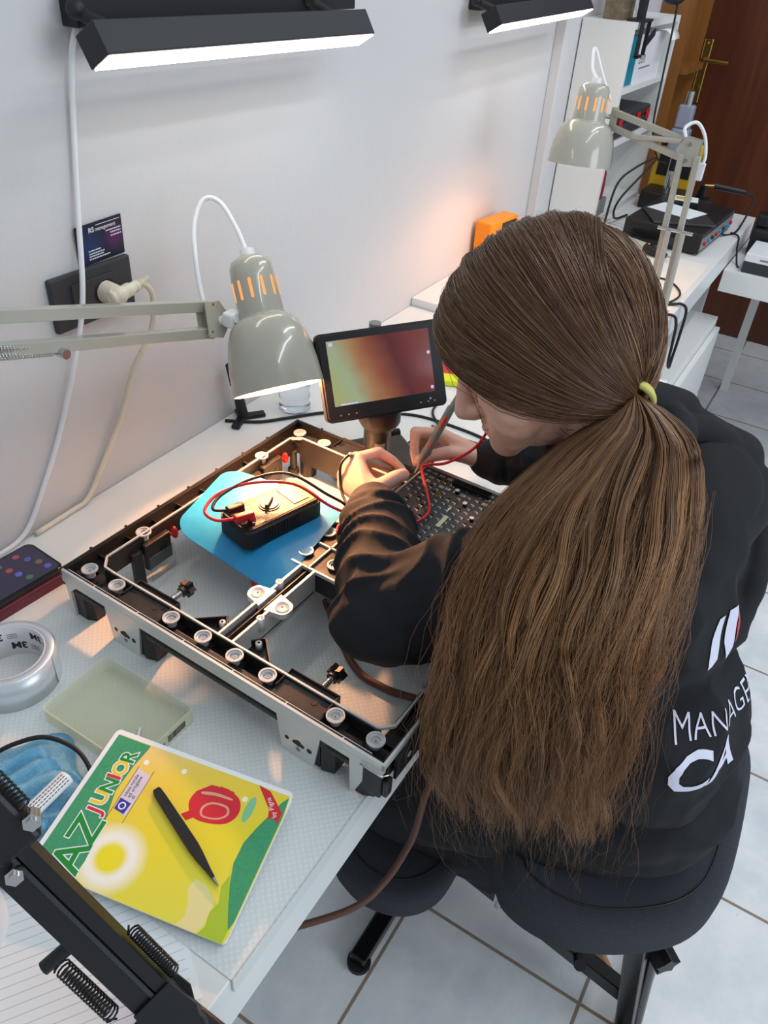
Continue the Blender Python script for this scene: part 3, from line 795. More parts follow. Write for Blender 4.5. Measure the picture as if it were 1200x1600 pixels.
# clip on the near front corner and the clear guard beside it
b = MB(TF); b.bx(0.480, 0.504, -0.001, 0.018, 0.020, 0.062, bev=.002); b.bx(0.504, 0.511, 0.001, 0.013, 0.024, 0.05, bev=.002)
b.tube([(0.478, -.003, .064), (0.505, -.003, .064), (0.509, .004, .062), (0.509, .014, .062)], 0.0012, 6, m=1)
b.build('corner_clip', ['black', 'steel'], fr)
b = MB(TF); b.bx(0.5065, 0.510, 0.02, 0.10, 0.036, 0.070); b.cyl((.5102, .045, .054), (.5108, .045, .054), .004, n=12, m=1); b.build('side_cover', ['black', 'lightgrey'], fr)

# ------------------------------------------------------------------ circuit board
pcb = thing('circuit_board', 'black circuit board dotted with small solder pads, under the hands', 'circuit board', tuple(TF @ Vector((0.375, 0.375, 0.083))))
U0, U1, V0, V1 = 0.262, 0.500, 0.262, 0.486
ZB = 0.0915
b = MB(TF); b.bx(U0, U1, V0, V1, ZB - 0.003, ZB); b.build('board', M.setdefault('pcb', mat('pcb_black', rgb(54, 57, 58), 0.4, vary=0.15, vscale=30)), pcb)
b = MB(TF); loop_wall(b, U0 - .003, U1 + .003, V0 - .003, V1 + .003, .003, ZB - .012, ZB + .0008); b.bx(U0, U1, V1 + .001, V1 + .006, ZB - .008, ZB + .001)
b.build('module_edge', 'lightgrey', pcb)
M['pads'] = mat('tin_pads', rgb(176, 176, 172), 0.4, metal=0.15); M['silk'] = mat('white_silkscreen', rgb(214, 214, 210), 0.6)
b = MB(TF); rnd = random.Random(3)
NU, NV = 19, 18
for i in range(NU):
    for j in range(NV):
        u = U0 + 0.008 + i * (U1 - U0 - 0.016) / (NU - 1) + rnd.uniform(-.0012, .0012); v = V0 + .008 + j * (V1 - V0 - 0.016) / (NV - 1) + rnd.uniform(-.0012, .0012)
        if v > V1 - 0.035 and rnd.random() < 0.75:
            for k in range(4): b.bx(u - .004 + k * .0022, u - .0029 + k * .0022, v - .003, v + .003, ZB, ZB + .0004, rnd.choice((0, 0, 1)))
            continue
        if (i * 7 + j * 3) % 11 == 0: continue
        b.bx(u - .0036, u + .0018, v - .0007, v + .0007, ZB, ZB + .0005, 0)
        b.bx(u + .0010, u + .0026, v - .0040, v - .0004, ZB, ZB + .0005, 0)
        if (i + j) % 2: b.bx(u + .0034, u + .0042, v - .003, v + .001, ZB, ZB + .0006, 2)
        if rnd.random() < .25: b.bx(u - .003, u + .002, v + .002, v + .0045, ZB, ZB + .0011, 2)
for (u, v) in ((0.345, 0.41), (0.40, 0.345), (0.43, 0.40)):
    b.prism([(u - .001, v - .006), (u + .001, v - .006), (u + .001, v + .001), (u + .0028, v + .001), (u, v + .006), (u - .0028, v + .001), (u - .001, v + .001)], ZB, ZB + .0003, 1)
pads = b.build('solder_pads', ['pads', 'silk', 'black_gloss'], pcb); pads['kind'] = 'stuff'
for (u, v, L) in ((0.350, 0.470, 0.062), (0.365, 0.288, 0.05), (0.465, 0.470, .05)):
    b = MB(TF); b.bx(u - L / 2, u + L / 2, v - .006, v + .006, ZB, ZB + .008, 0, bev=.0006); b.bx(u - L / 2 + .002, u + L / 2 - .002, v - .002, v + .002, ZB + .008, ZB + .0083, 0)
    cn = b.build('connector', 'black_gloss', pcb)
    b = MB(TF)
    for k in range(18): b.bx(u - L / 2 + .002 + k * (L - .004) / 18, u - L / 2 + .0032 + k * (L - .004) / 18, v - .009, v - .006, ZB, ZB + .001)
    b.build('pin_row', 'steel', cn)
for (u, v) in ((0.315, 0.43), (0.43, 0.43), (0.315, 0.31), (0.44, 0.33), (0.375, 0.33), (0.48, 0.38), (0.29, 0.36)):
    b = MB(TF); b.cyl((u, v, ZB), (u, v, ZB + .0008), .0042, n=16); b.cyl((u, v, ZB), (u, v, ZB + .006), .0020, n=10); b.build('brass_standoff', 'brass', pcb)
for (u, v) in ((0.335, 0.452), (0.318, 0.345), (0.36, 0.43), (0.40, 0.315), (0.43, 0.36), (0.385, 0.405)):
    b = MB(TF); b.cyl((u, v, ZB), (u, v, ZB + .006), .0034, n=14, m=1); b.cyl((u, v, ZB + .006), (u, v, ZB + .0066), .0034, n=14, m=0); b.build('capacitor', ['silver', 'black_gloss'], pcb)
b = MB(TF); b.box((0.352, 0.378, ZB + .0008), (0.030, 0.0065, 0.0008), rot=math.radians(92), m=0); b.build('tape_strip', M.setdefault('masking', mat('masking_tape', rgb(206, 196, 170), 0.7)), pcb, 'cream strip of tape stuck on the board')

# ------------------------------------------------------------------ blue silicone mat and multimeter
n = 26
def matz(a, c):
    # a: 0..1 along u, c: 0..1 along v
    z = ZT + 0.0055
    sag = max(0, 1 - c * 2.2)
    z -= 0.030 * sag * sag * (0.35 + 0.65 * a)
    z += 0.010 * math.sin(a * 3.1) * (1 - c) * 0.3
    return z
b = MB(TF)
P00, P10, P11 = Vector((0.050, 0.150)), Vector((0.243, 0.146)), Vector((0.222, 0.330))
P01 = Vector((0.016, 0.300))
ol = rrect(1.0, 1.0, 0.16, 6)
V = []; F = []
rings = 9; K = len(ol)
for top in (1, 0):
    base = len(V)
    V.append(None)
    for r in range(1, rings + 1):
        for (x, y) in ol: V.append((x * r / rings, y * r / rings))
    V[base] = (0, 0)
    cv = []
    for i in range(base, len(V)):
        x, y = V[i]; a, c = x + .5, y + .5
        p = (P00 * (1 - a) + P10 * a) * (1 - c) + (P01 * (1 - a) + P11 * a) * c
        cv.append((p.x, p.y, matz(a, c) + (0.0012 if top else 0)))
    V[base:] = cv
    for k in range(K):
        k2 = (k + 1) % K
        f = [base, base + 1 + k, base + 1 + k2]; F.append(f if top else f[::-1])
        for r in range(rings - 1):
            o = base + 1 + r * K; f = [o + k, o + K + k, o + K + k2, o + k2]; F.append(f if top else f[::-1])
o1 = 1 + (rings - 1) * K; o2 = 1 + rings * K + o1
b.add(V, F, 0, True)
b.add([V[o1 + k] for k in range(K)] + [V[o2 + k] for k in range(K)], [[k, K + k, K + (k + 1) % K, (k + 1) % K] for k in range(K)], 0, True)
M['blue'] = mat('blue_silicone', rgb(38, 142, 196), 0.42, vary=0.06, vscale=15, bump=0.1, bscale=120)
tag(b.build('soldering_mat', 'blue'), 'blue silicone soldering mat laid over the wall side of the frame', 'mat')

zm = ZD + ZT + 0.0072
mm = thing('multimeter', 'black multimeter with bronze face on the blue mat', 'multimeter', (0.680, -0.343, zm))
TM = axes((0.680, -0.343, zm), (0.125, -0.033, 0), (0.033, 0.125, 0), (0, 0, 1))     # x to the display end
bm = bmesh.new()
def rounded_block(w, h, t, r, bev):
    m = MB(); m.prism(rrect(w, h, r, 6), 0, t)
    bm = bmesh.new(); vs = [bm.verts.new(p) for p in m.v]
    for f in m.f: bm.faces.new([vs[i] for i in f])
    bmesh.ops.remove_doubles(bm, verts=bm.verts[:], dist=1e-6)
    bmesh.ops.bevel(bm, geom=[e for e in bm.edges if abs(e.verts[0].co.z - e.verts[1].co.z) < 1e-6 and e.verts[0].co.z > t - 1e-6], offset=bev, segments=3, affect='EDGES')
    return bm
b = MB(TM); b.frombm(rounded_block(0.134, 0.068, 0.030, 0.013, 0.004))
for s in (-1, 1):
    for k in range(12): b.bx(-0.034 + k * .005, -0.0315 + k * .005, s * .034 - .0008, s * .034 + .0008, .004, .024)
b.build('holster', 'rubber', mm)
M['bronze'] = mat('bronze_face', rgb(84, 62, 36), 0.5, metal=0.0, vary=0.08, vscale=60)
b = MB(TM); b.prism(rrect(0.120, 0.056, 0.009, 5), 0.026, 0.0308); face = b.build('face_panel', 'bronze', mm)
b = MB(TM); b.prism([(-.058 + x, y) for x, y in rrect(0.036, 0.054, .004)], .0305, .0312) if False else None
b.bx(-0.060, -0.028, -0.027, 0.027, 0.0300, 0.0314, bev=.0008); b.build('jack_panel', 'black_gloss', mm)
b = MB(TM); b.bx(0.024, 0.050, -0.021, 0.021, .0306, .0318, 0, bev=.0006)
M['lcd'] = mat('lcd_grey', rgb(66, 63, 46), 0.35)
for i, chs in enumerate('083'):
    y0 = -0.012 + i * 0.010
    segs = {'0': 'abcdef', '8': 'abcdefg', '3': 'abcdg'}[chs]
    S = {'a': (.0445, .0455, 0, .006), 'd': (.0285, .0295, 0, .006), 'g': (.0365, .0375, 0, .006), 'b': (.037, .045, .0052, .006), 'c': (.029, .037, .0052, .006), 'f': (.037, .045, 0, .0008), 'e': (.029, .037, 0, .0008)}
    for sg in segs:
        x0, x1, ya, yb = S[sg]; b.bx(x0, x1, -(y0 + ya), -(y0 + yb), .0318, .0320, 1)
b.build('display', ['lcd', 'ink'], mm)
b = MB(TM); b.cyl((-0.004, 0, .0306), (-0.004, 0, .0322), .0150, n=32); b.build('dial_ring', 'bronze', mm)
b = MB(TM); b.cyl((-0.004, 0, .0322), (-0.004, 0, .0336), .0130, .0120, n=32); b.box((-0.004, 0, .0356), (.023, .0055, .006), bev=.0015, rot=math.radians(35)); b.build('dial', 'charcoal', mm)
b = MB(TM)
for k in range(22):
    a = 2 * math.pi * k / 22
    if abs(math.cos(a)) < .95: b.box((-0.004 + .019 * math.cos(a), .0185 * math.sin(a), .0309), (.0038, .0016, .0003), rot=a if k % 2 else a + .4)
for k in range(7): b.box((-.022, -.021 + k * .0065, .0310), (.003, .002, .0003))
for k in range(6): b.box((-.044 + (k % 3) * .006, -.020 + (k // 3) * .034, .0315), (.004, .0022, .0003))
b.build('dial_markings', 'white_ink', mm)

# ------------------------------------------------------------------ digital microscope with screen
dm = thing('digital_microscope', 'digital microscope with tilted colour screen and black lens barrel behind the frame', 'microscope', (1.06, -0.26, 0.7513))
BL, BR_, TL = Vector((0.822, -0.339, 0.926)), Vector((0.968, -0.460, 0.936)), Vector((0.854, -0.291, 1.042))
ex = (BR_ - BL); Wm = ex.length; ex.normalize(); ey = TL - BL; ey -= ex * ey.dot(ex); Hm = ey.length; ey.normalize(); ez = ex.cross(ey)
TS = axes((BL + BR_) / 2 + ey * Hm / 2, ex, ey, ez)
b = MB(TS); b.frombm(rounded_block(Wm, Hm, 0.020, 0.008, 0.003), tf=T(0, 0, -0.020)); scr = b.build('screen_housing', 'black', dm)
def screen_mat():
    m = bpy.data.materials.new('screen_picture'); m.use_nodes = True
    nt = m.node_tree; n = nt.nodes; lk = nt.links; p = n['Principled BSDF']
    tc = n.new('ShaderNodeTexCoord')
    nz = n.new('ShaderNodeTexNoise'); nz.inputs['Scale'].default_value = 4; nz.inputs['Detail'].default_value = 1
    lk.new(tc.outputs['UV'], nz.inputs['Vector'])
    sp = n.new('ShaderNodeSeparateXYZ'); lk.new(tc.outputs['UV'], sp.inputs[0])
    # picture runs along a slanted, wobbling axis: pale green to brown-red, brighter lower edge
    a = n.new('ShaderNodeMath'); a.operation = 'MULTIPLY_ADD'; a.inputs[1].default_value = 0.22; lk.new(sp.outputs[1], a.inputs[0]); lk.new(sp.outputs[0], a.inputs[2])
    c = n.new('ShaderNodeMath'); c.operation = 'SUBTRACT'; lk.new(nz.outputs['Fac'], c.inputs[0]); c.inputs[1].default_value = 0.5
    d = n.new('ShaderNodeMath'); d.operation = 'MULTIPLY_ADD'; d.inputs[1].default_value = 0.12; lk.new(c.outputs[0], d.inputs[0]); lk.new(a.outputs[0], d.inputs[2])
    r = n.new('ShaderNodeValToRGB'); cr = r.color_ramp
    st = [(0.05, rgb(176, 184, 122)), (0.25, rgb(168, 186, 150)), (0.42, rgb(176, 132, 92)), (0.58, rgb(150, 86, 66)), (0.76, rgb(98, 48, 54)), (1.0, rgb(124, 60, 58))]
    cr.elements[0].position = st[0][0]; cr.elements[0].color = (*st[0][1], 1)
    cr.elements[1].position = st[-1][0]; cr.elements[1].color = (*st[-1][1], 1)
    for q, col in st[1:-1]:
        e = cr.elements.new(q); e.color = (*col, 1)
    lk.new(d.outputs[0], r.inputs[0])
    p.inputs['Base Color'].default_value = (0.01, 0.01, 0.01, 1); p.inputs['Roughness'].default_value = 0.15
    lk.new(r.outputs[0], p.inputs['Emission Color']); p.inputs['Emission Strength'].default_value = 0.75
    return m
sw, sh = 0.158, 0.0945
b = MB(TS); b.add([(-sw / 2 - .002, -sh / 2 + 0.006, .0003), (sw / 2 - .002, -sh / 2 + 0.006, .0003), (sw / 2 - .002, sh / 2 + .006, .0003), (-sw / 2 - .002, sh / 2 + .006, .0003)], [[0, 1, 2, 3]])
pic = b.build('screen', screen_mat(), dm, 'lit screen showing a blurred red and green picture')
uv = pic.data.uv_layers.new(name='UVMap')
for i, q in enumerate(((0, 0), (1, 0), (1, 1), (0, 1))): uv.data[i].uv = q
b = MB(TS)
M['icon'] = mat('screen_icon', (0.1, 0.1, 0.1), 0.4, emit=rgb(190, 190, 235), estr=0.9)
b.bx(-.078, -.072, .046, .051, .0004, .0007)
for y in (.018, -.034): b.cyl((.073, y, .0004), (.073, y, .0007), .0026, n=14)
b.bx(-.072, -.045, -.0405, -.0385, .0004, .0006)
b.build('screen_icon', 'icon', pic)
b = MB(TS)
for x in (-.074, -.062, -.05, .052, .064, .074): b.cyl((x, -Hm / 2 + .010, 0), (x, -Hm / 2 + .010, .0006), .0012, n=8)
b.cyl((.068, -Hm / 2 + .014, 0), (.068, -Hm / 2 + .014, .0006), .0018, n=8); b.build('indicator', 'lightgrey', dm)
lx, ly = 0.917, -0.370
b = MB(); b.lathe([(0.0, 0.930), (0.030, 0.930), (0.033, 0.92), (0.033, 0.902), (0.028, 0.893), (0.0205, 0.890), (0.0205, 0.872), (0.019, 0.870), (0.019, 0.848), (0.016, 0.842), (0.0, 0.842)], 32, tf=T(lx, ly, 0)); lens = b.build('lens_barrel', 'black', dm)
b = MB(); b.cyl((lx + .017, ly - .012, .872), (lx + .030, ly - .020, .872), .006, n=14); b.build('focus_knob', 'black', lens)
b = MB(); b.lathe([(0.0194, .852), (0.0194, .868)], 10, tf=T(lx, ly, 0), a0=math.radians(195), a1=math.radians(245)); b.build('barrel_label', 'grey', lens)
px, py = 1.030, -0.285
b = MB(); b.cyl((px, py, .762), (px, py, 1.0), .010, n=20); b.build('pole', 'grey', dm)
b = MB(); b.box((px - .02, py - .02, .7575), (0.16, 0.12, .012), bev=.005, rot=math.radians(-35)); b.build('base', 'black', dm)
b = MB(); b.bar((px, py, .945), (lx, ly, .925), .030, .026, bev=.003); b.cyl((px, py, .92), (px, py, .965), .018, n=20); b.build('arm', 'black', dm)

# ------------------------------------------------------------------ smartphone
ph = thing('smartphone', 'black smartphone in a dark red case lying by the wall, left of the frame', 'phone', (0.415, -0.0765, 0.7502))
TP = axes((0.415, -0.0765, 0.7502), (1, -0.075, 0), (0.075, 1, 0), (0, 0, 1))
M['maroon'] = mat('maroon_leather', rgb(92, 28, 42), 0.45, bump=0.2, bscale=400)
b = MB(TP); b.frombm(rounded_block(0.166, 0.087, 0.017, 0.010, 0.003)); b.build('case', 'maroon', ph)
b = MB(TP); b.frombm(rounded_block(0.162, 0.081, 0.009, 0.011, 0.002), tf=T(0, 0.0015, 0.0168)); b.build('handset', 'black_gloss', ph)
M['phone_scr'] = mat('phone_picture', (0.02, 0.02, 0.03), 0.12, emit=rgb(40, 38, 64), estr=0.6)
b = MB(TP); b.prism([(x, y + .0015) for x, y in rrect(0.154, 0.074, .008, 5)], .0257, .0260); ps = b.build('screen', 'phone_scr', ph)
for i, (x, y, c) in enumerate(((0.048, 0.024, (190, 40, 80)), (0.056, 0.008, (70, 70, 190)), (0.063, -0.008, (120, 90, 40)), (0.066, -0.024, (60, 90, 220)), (0.020, 0.022, (60, 90, 150)), (0.026, 0.006, (190, 40, 60)), (0.030, -0.010, (80, 110, 220)), (0.036, -0.026, (20, 120, 80)), (-.008, .02, (90, 90, 140)), (-.004, .002, (150, 60, 60)))):
    b = MB(TP); b.cyl((x, y + .0015, .0260), (x, y + .0015, .0262), .0048, n=18)
    b.build('app_icon', mat('icon_%d' % i, (.05, .05, .05), .3, emit=rgb(*c), estr=0.45), ps)

# ------------------------------------------------------------------ tape roll
tr = thing('tape_roll', 'roll of silver foil tape standing flat on the desk with printed card core', 'tape', (0.333, -0.215, 0.7502))
b = MB(); R = 0.0535
b.lathe([(R - .010, .7503), (R, .7503), (R, .798), (R - .010, .798), (R - .010, .7503)], 64, tf=T(0.333, -0.215, 0)); b.build('tape', M.setdefault('foil', mat('foil_tape', rgb(214, 217, 222), 0.32, metal=0.4, bump=0.12, bscale=80)), tr)
b = MB(); b.lathe([(R - .012, .7505), (R - .0102, .7505), (R - .0102, .7985), (R - .012, .7985), (R - .012, .7505)], 64, tf=T(.333, -.215, 0)); core = b.build('card_core', M.setdefault('core', mat('printed_core', rgb(206, 206, 210), 0.6)), tr)
b = MB()
def wrap_text(m, txt, size, ang, z, r):
    tmp = MB(); tmp.text(txt, size, Matrix.Identity(4), 0, 0.0, off=.0006)
    w = max(p.x for p in tmp.v)
    V = []
    for p in tmp.v:
        a = ang + (p.x - w / 2) / r
        V.append((0.333 + (r) * math.cos(a), -0.215 + r * math.sin(a), z + size * .72 - p.y))
    m.add(V, tmp.f, 0)
for k in range(10):
    a = math.radians(4 + k * 36); zz = .762 if k % 2 else .780
    wrap_text(b, '3M', 0.0150, a, zz, R - .0122)
    for dz in (0, .003, .006):
        q = MB(); 
        for i in range(5):
            a2 = a - .36 - i * .06; b.box((0.333 + (R - .01215) * math.cos(a2), -.215 + (R - .01215) * math.sin(a2), zz + dz + .001), (.0003, .0018, .0008), rot=a2)
b.build('core_printing', 'ink', core)
b = MB(); b.lathe([(R + .0006, .7503), (R + .0006, .798)], 10, tf=T(.333, -.215, 0), a0=math.radians(-62), a1=math.radians(-15))
e = Vector((0.333 + R * math.cos(math.radians(-15)), -.215 + R * math.sin(math.radians(-15)), 0))
b.add([(e.x, e.y, .7503), (e.x, e.y, .798), (e.x + .006, e.y + .012, .798), (e.x + .006, e.y + .012, .7503)], [[0, 1, 2, 3]], 0)
b.build('loose_end', 'foil', tr)

# ------------------------------------------------------------------ clear tray
def glassy(name, col, rough, tr_=0.92):
    m = mat(name, col, rough, trans=tr_, ior=1.35); return m
M['amber_clear'] = mat('yellowed_clear_plastic', rgb(222, 222, 190), 0.10, alpha=0.34)
tb = thing('plastic_tray', 'shallow yellowed clear plastic tray on the mat in front of the tape', 'tray', (0.361, -0.365, ZD))
b = MB()
w, h, H = 0.100, 0.146, 0.021
def shell(m, cx, cy, z0, w, h, H, th, r, mi=0):
    o = rrect(w, h, r, 5); ii = rrect(w - 2 * th, h - 2 * th, max(r - th, .001), 5); K = len(o)
    V = [(cx + x, cy + y, z0) for x, y in o] + [(cx + x * 1.0, cy + y * 1.0, z0 + H) for x, y in o] + [(cx + x, cy + y, z0 + H) for x, y in ii] + [(cx + x, cy + y, z0 + th) for x, y in ii]
    F = []
    for k in range(K):
        k2 = (k + 1) % K
        for a in range(3): F.append([a * K + k, a * K + k2, (a + 1) * K + k2, (a + 1) * K + k])
    F.append(list(range(K))[::-1]); F.append(list(range(3 * K, 4 * K)))
    m.add(V, F, mi, False)
shell(b, 0.361, -0.365, ZD, w, h, H, 0.0022, 0.008)
tb_body = b.build('tray_body', 'amber_clear', tb)
b = MB()
x = 0.366
while x < 0.392:
    wd = random.choice((.0005, .0008, .0012)); b.bx(x, x + wd, -0.4386, -0.4382, ZD + .006, ZD + .016); x += wd + random.choice((.0006, .001))
for k in range(8): b.bx(.345 + k * .002, .3463 + k * .002, -.4386, -.4382, ZD + .008, ZD + .011)
b.build('barcode', 'ink', tb)
b = MB(); b.cyl((0.363, -0.396, ZD + .0045), (0.345, -0.408, ZD + .0045), .0012, .0022, n=10)
tag(b.build('plastic_tip', 'white'), 'small white plastic tip lying in the clear tray', 'tip')

# ------------------------------------------------------------------ exercise book and tweezers
BRc, TRc, BLc = Vector((0.229, -0.640, 0.7625)), Vector((0.384, -0.604, 0.7755)), Vector((0.181, -0.432, 0.7725))
xx = (TRc - BRc); NX = xx.length; xx.normalize(); yy = BLc - BRc; yy -= xx * yy.dot(xx); NY = yy.length; yy.normalize(); zz = xx.cross(yy)
TN = axes(BRc, xx, yy, zz)
nb = thing('exercise_book', 'exercise book with bright green and yellow cover under the tweezers', 'book', tuple(TN @ Vector((0.076, 0.105, -0.0105))))
mmv = lambda pts: [(x / 1000.0, y / 1000.0) for x, y in pts]
S_ = NX / 0.152
TNs = TN @ Matrix.Diagonal((NX / 0.152, NY / 0.210, 1, 1))
def rc(pts, r=0): return mmv(pts)
b = MB(TNs); b.prism([(x + .0765, y + .105) for x, y in rrect(0.149, 0.208, .004, 4)], -0.0098, -0.0008); b.build('page_block', 'paper', nb)
def cover_mat():
    m = bpy.data.materials.new('cover_yellow_print'); m.use_nodes = True
    nt = m.node_tree; n = nt.nodes; lk = nt.links; p = n['Principled BSDF']
    tc = n.new('ShaderNodeTexCoord'); nz = n.new('ShaderNodeTexNoise'); nz.inputs['Scale'].default_value = 14; nz.inputs['Detail'].default_value = 2
    lk.new(tc.outputs['UV'], nz.inputs['Vector'])
    sp = n.new('ShaderNodeSeparateXYZ'); lk.new(tc.outputs['UV'], sp.inputs[0])
    r = n.new('ShaderNodeValToRGB'); cr = r.color_ramp
    cr.elements[0].position = 0.0; cr.elements[0].color = (*rgb(226, 220, 70), 1)
    cr.elements[1].position = 1.0; cr.elements[1].color = (*rgb(240, 208, 150), 1)
    for q, c in ((0.35, rgb(234, 216, 30)), (0.7, rgb(240, 206, 66))):
        e = cr.elements.new(q); e.color = (*c, 1)
    # printed wash: yellow low on the cover, peach towards the title
    a = n.new('ShaderNodeMath'); a.operation = 'MULTIPLY_ADD'; a.inputs[1].default_value = 4.4; lk.new(sp.outputs[0], a.inputs[0])
    c2 = n.new('ShaderNodeMath'); c2.operation = 'MULTIPLY_ADD'; c2.inputs[1].default_value = 2.2; c2.inputs[2].default_value = -0.15; lk.new(sp.outputs[1], c2.inputs[0])
    lk.new(c2.outputs[0], a.inputs[2]); lk.new(a.outputs[0], r.inputs[0]); 
    dv_ = n.new('ShaderNodeVectorMath'); dv_.operation = 'DISTANCE'; dv_.inputs[1].default_value = (0.0325, 0.141, 0); lk.new(tc.outputs['UV'], dv_.inputs[0])
    r2 = n.new('ShaderNodeValToRGB'); c2r = r2.color_ramp; c2r.elements[0].position = 0.0; c2r.elements[0].color = (*rgb(240, 226, 10), 1)
    c2r.elements[1].position = 1.0; c2r.elements[1].color = (*rgb(244, 240, 214), 1)
    e = c2r.elements.new(.34); e.color = (*rgb(238, 224, 20), 1)
    e = c2r.elements.new(.54); e.color = (*rgb(248, 246, 236), 1)
    sc_ = n.new('ShaderNodeMath'); sc_.operation = 'MULTIPLY'; sc_.inputs[1].default_value = 28.0; lk.new(dv_.outputs['Value'], sc_.inputs[0]); lk.new(sc_.outputs[0], r2.inputs[0])
    mk = n.new('ShaderNodeMapRange'); mk.inputs['From Min'].default_value = 0.024; mk.inputs['From Max'].default_value = 0.038; mk.inputs['To Min'].default_value = 1; mk.inputs['To Max'].default_value = 0; lk.new(dv_.outputs['Value'], mk.inputs['Value'])
    mx_ = n.new('ShaderNodeMix'); mx_.data_type = 'RGBA'; lk.new(mk.outputs[0], mx_.inputs['Factor']); lk.new(r.outputs[0], mx_.inputs['A']); lk.new(r2.outputs[0], mx_.inputs['B'])
    lk.new(mx_.outputs['Result'], p.inputs['Base Color']); p.inputs['Roughness'].default_value = 0.25; p.inputs['Coat Weight'].default_value = 0.4
    return m
def pm(name, r, g, bb, **k): M[name] = mat(name, rgb(r, g, bb), 0.28, coat=0.4, **k)
M['c_yellow'] = cover_mat()
pm('c_white', 238, 240, 240); pm('c_green', 60, 152, 104, vary=.12, vscale=300); pm('c_dgreen', 10, 138, 42); pm('c_red', 214, 30, 44); pm('c_yel', 240, 206, 20); pm('c_sun', 236, 224, 24)
pm('c_halo', 246, 244, 226); pm('c_blue', 46, 48, 160); pm('c_lime', 168, 196, 40); pm('c_cream', 232, 220, 150); pm('c_pink', 232, 196, 190); pm('c_mint', 128, 196, 150); pm('c_orange', 226, 140, 40); pm('c_ink', 60, 56, 70); pm('c_lilac', 222, 206, 220); pm('c_salmon', 226, 164, 136)
CM = ['c_white', 'c_yellow', 'c_green', 'c_dgreen', 'c_red', 'c_yel', 'c_sun', 'c_halo', 'c_blue', 'c_lime', 'c_cream', 'c_pink', 'c_mint', 'c_orange', 'c_ink', 'c_lilac', 'c_salmon']
ci = {k: i for i, k in enumerate(CM)}
b = MB(TNs)
b.prism([(x + .076, y + .105) for x, y in rrect(0.152, 0.210, .006, 5)], -0.0010, 0.0, 0)
def pl(pts, layer, c): b.prism(mmv(pts), 0.0, 0.00006 * layer, ci[c])
def ell(cx, cy, rx, ry, layer, c, n=36): pl([(cx + rx * math.cos(2 * math.pi * k / n), cy + ry * math.sin(2 * math.pi * k / n)) for k in range(n)], layer, c)
pl([(0, 3), (0, 204), (6, 204), (147, 204), (147, 3), (128, 0), (5, 0)], 1, 'c_yellow')
pl([(0, 160), (20, 159), (58, 163), (90, 172), (120, 170), (142, 166), (146, 166), (146, 205), (0, 205)], 2, 'c_green')
# soft sun with a pale ring
# green hill and leafy slope
pl([(0, 28), (8, 24), (20, 26), (30, 22), (44, 27), (56, 24), (67, 28), (40, 17), (14, 3), (0, 3)], 2, 'c_lime')
pl([(145, 3), (138, 8), (122, 14), (107, 20), (88, 26), (67, 26), (48, 20), (30, 12), (12, 3), (20, 1), (123, 1)], 4, 'c_green')
pl([(0, 50), (9, 46), (20, 48), (30, 55), (42, 53), (40, 40), (30, 26), (8, 26), (0, 30)], 2, 'c_cream')
# plain school bag
sm = lambda P_: [tuple(p)[:2] for p in spline([(x_, y_, 0) for x_, y_ in P_], 5, closed=True)]
pl(sm([(93, 84), (94, 64), (100, 50), (112, 44), (125, 49), (131, 64), (128, 82), (118, 95), (104, 96)]), 5, 'c_red')
pl([(112, 92), (118, 96), (130, 84), (132, 66), (126, 52), (123, 54), (127, 68), (124, 82)], 4, 'c_red'); pl([(94, 84), (88, 90), (92, 98), (98, 92)], 4, 'c_red'); pl(sm([(97, 78), (99, 62), (107, 53), (115, 58), (114, 74), (106, 82)]), 6, 'c_salmon'); pl(sm([(98.5, 77), (100.5, 63), (107, 55.5), (113, 59), (112, 73), (105.5, 79.5)]), 7, 'c_red'); pl(sm([(118, 88), (121, 74), (122, 58), (124, 58), (124, 75), (120.5, 89)]), 6, 'c_salmon'); pl([(124, 60), (131, 58), (132, 74), (126, 76)], 6, 'c_red')
for q in ((128, 160), (133, 118), (128, 45)): ell(q[0], q[1], 3, 3, 5, 'c_halo', 12)
ell(120, 36, 14, 4.5, 3, 'c_mint', 24)
pl([(147, 38), (145, 24), (128, 3), (116, 3), (121, 10), (117, 14), (127, 17)], 6, 'c_red')
# lettering of the title, first white outlines then colours
def letter(ch, x, y, size, c, lay=7, rot=0, w=1.0):
    tfm = T(x / 1000, y / 1000, 0) @ RZ(rot) @ Matrix.Diagonal((w, 1, 1, 1))
    b.text(ch, size, tfm @ T(0, 0, .00006 * lay), ci['c_white'], .00003, 'CENTER', off=.0016)
    b.text(ch, size, tfm @ T(0, 0, .00006 * (lay + 1.5)), ci[c], .00003, 'CENTER', off=.0005)
letter('A', 20, 160, .044, 'c_dgreen', rot=4); letter('Z', 46, 162, .042, 'c_dgreen', rot=0)
for ch, x, y, c, r in (('J', 66, 173, 'c_red', 0), ('U', 79, 175, 'c_yel', 2), ('N', 93, 174, 'c_dgreen', 0), ('I', 103, 175, 'c_red', 2), ('O', 113, 174, 'c_yel', 0), ('R', 127, 173, 'c_dgreen', 4)):
    letter(ch, x, y, .0215, c, rot=r)
pl([(70, 148), (76, 164), (120, 164), (116, 147)], 3, 'c_lilac')
pl([(72, 151), (74, 163), (86, 163), (84, 150)], 5, 'c_blue'); ell(79, 157, 4, 4, 6, 'c_white', 20); ell(79, 157, 2.6, 2.6, 7, 'c_blue', 20)
for y in (146.8, 164.4): pl([(64, y), (64, y + .5), (122, y + .5), (122, y)], 4, 'c_ink')
for i, s_ in enumerate(('cassa rurale', 'ed artigiana', 'di Salerno')[:2] + ('di',)): b.text(s_, .0052, T(.0885, .1590 - i * .0045, .0003), ci['c_ink'], .00003)
b.text('by Pigna', .0068, T(.1225, .0065, .00045) @ RZ(42), ci['c_white'], .00003)
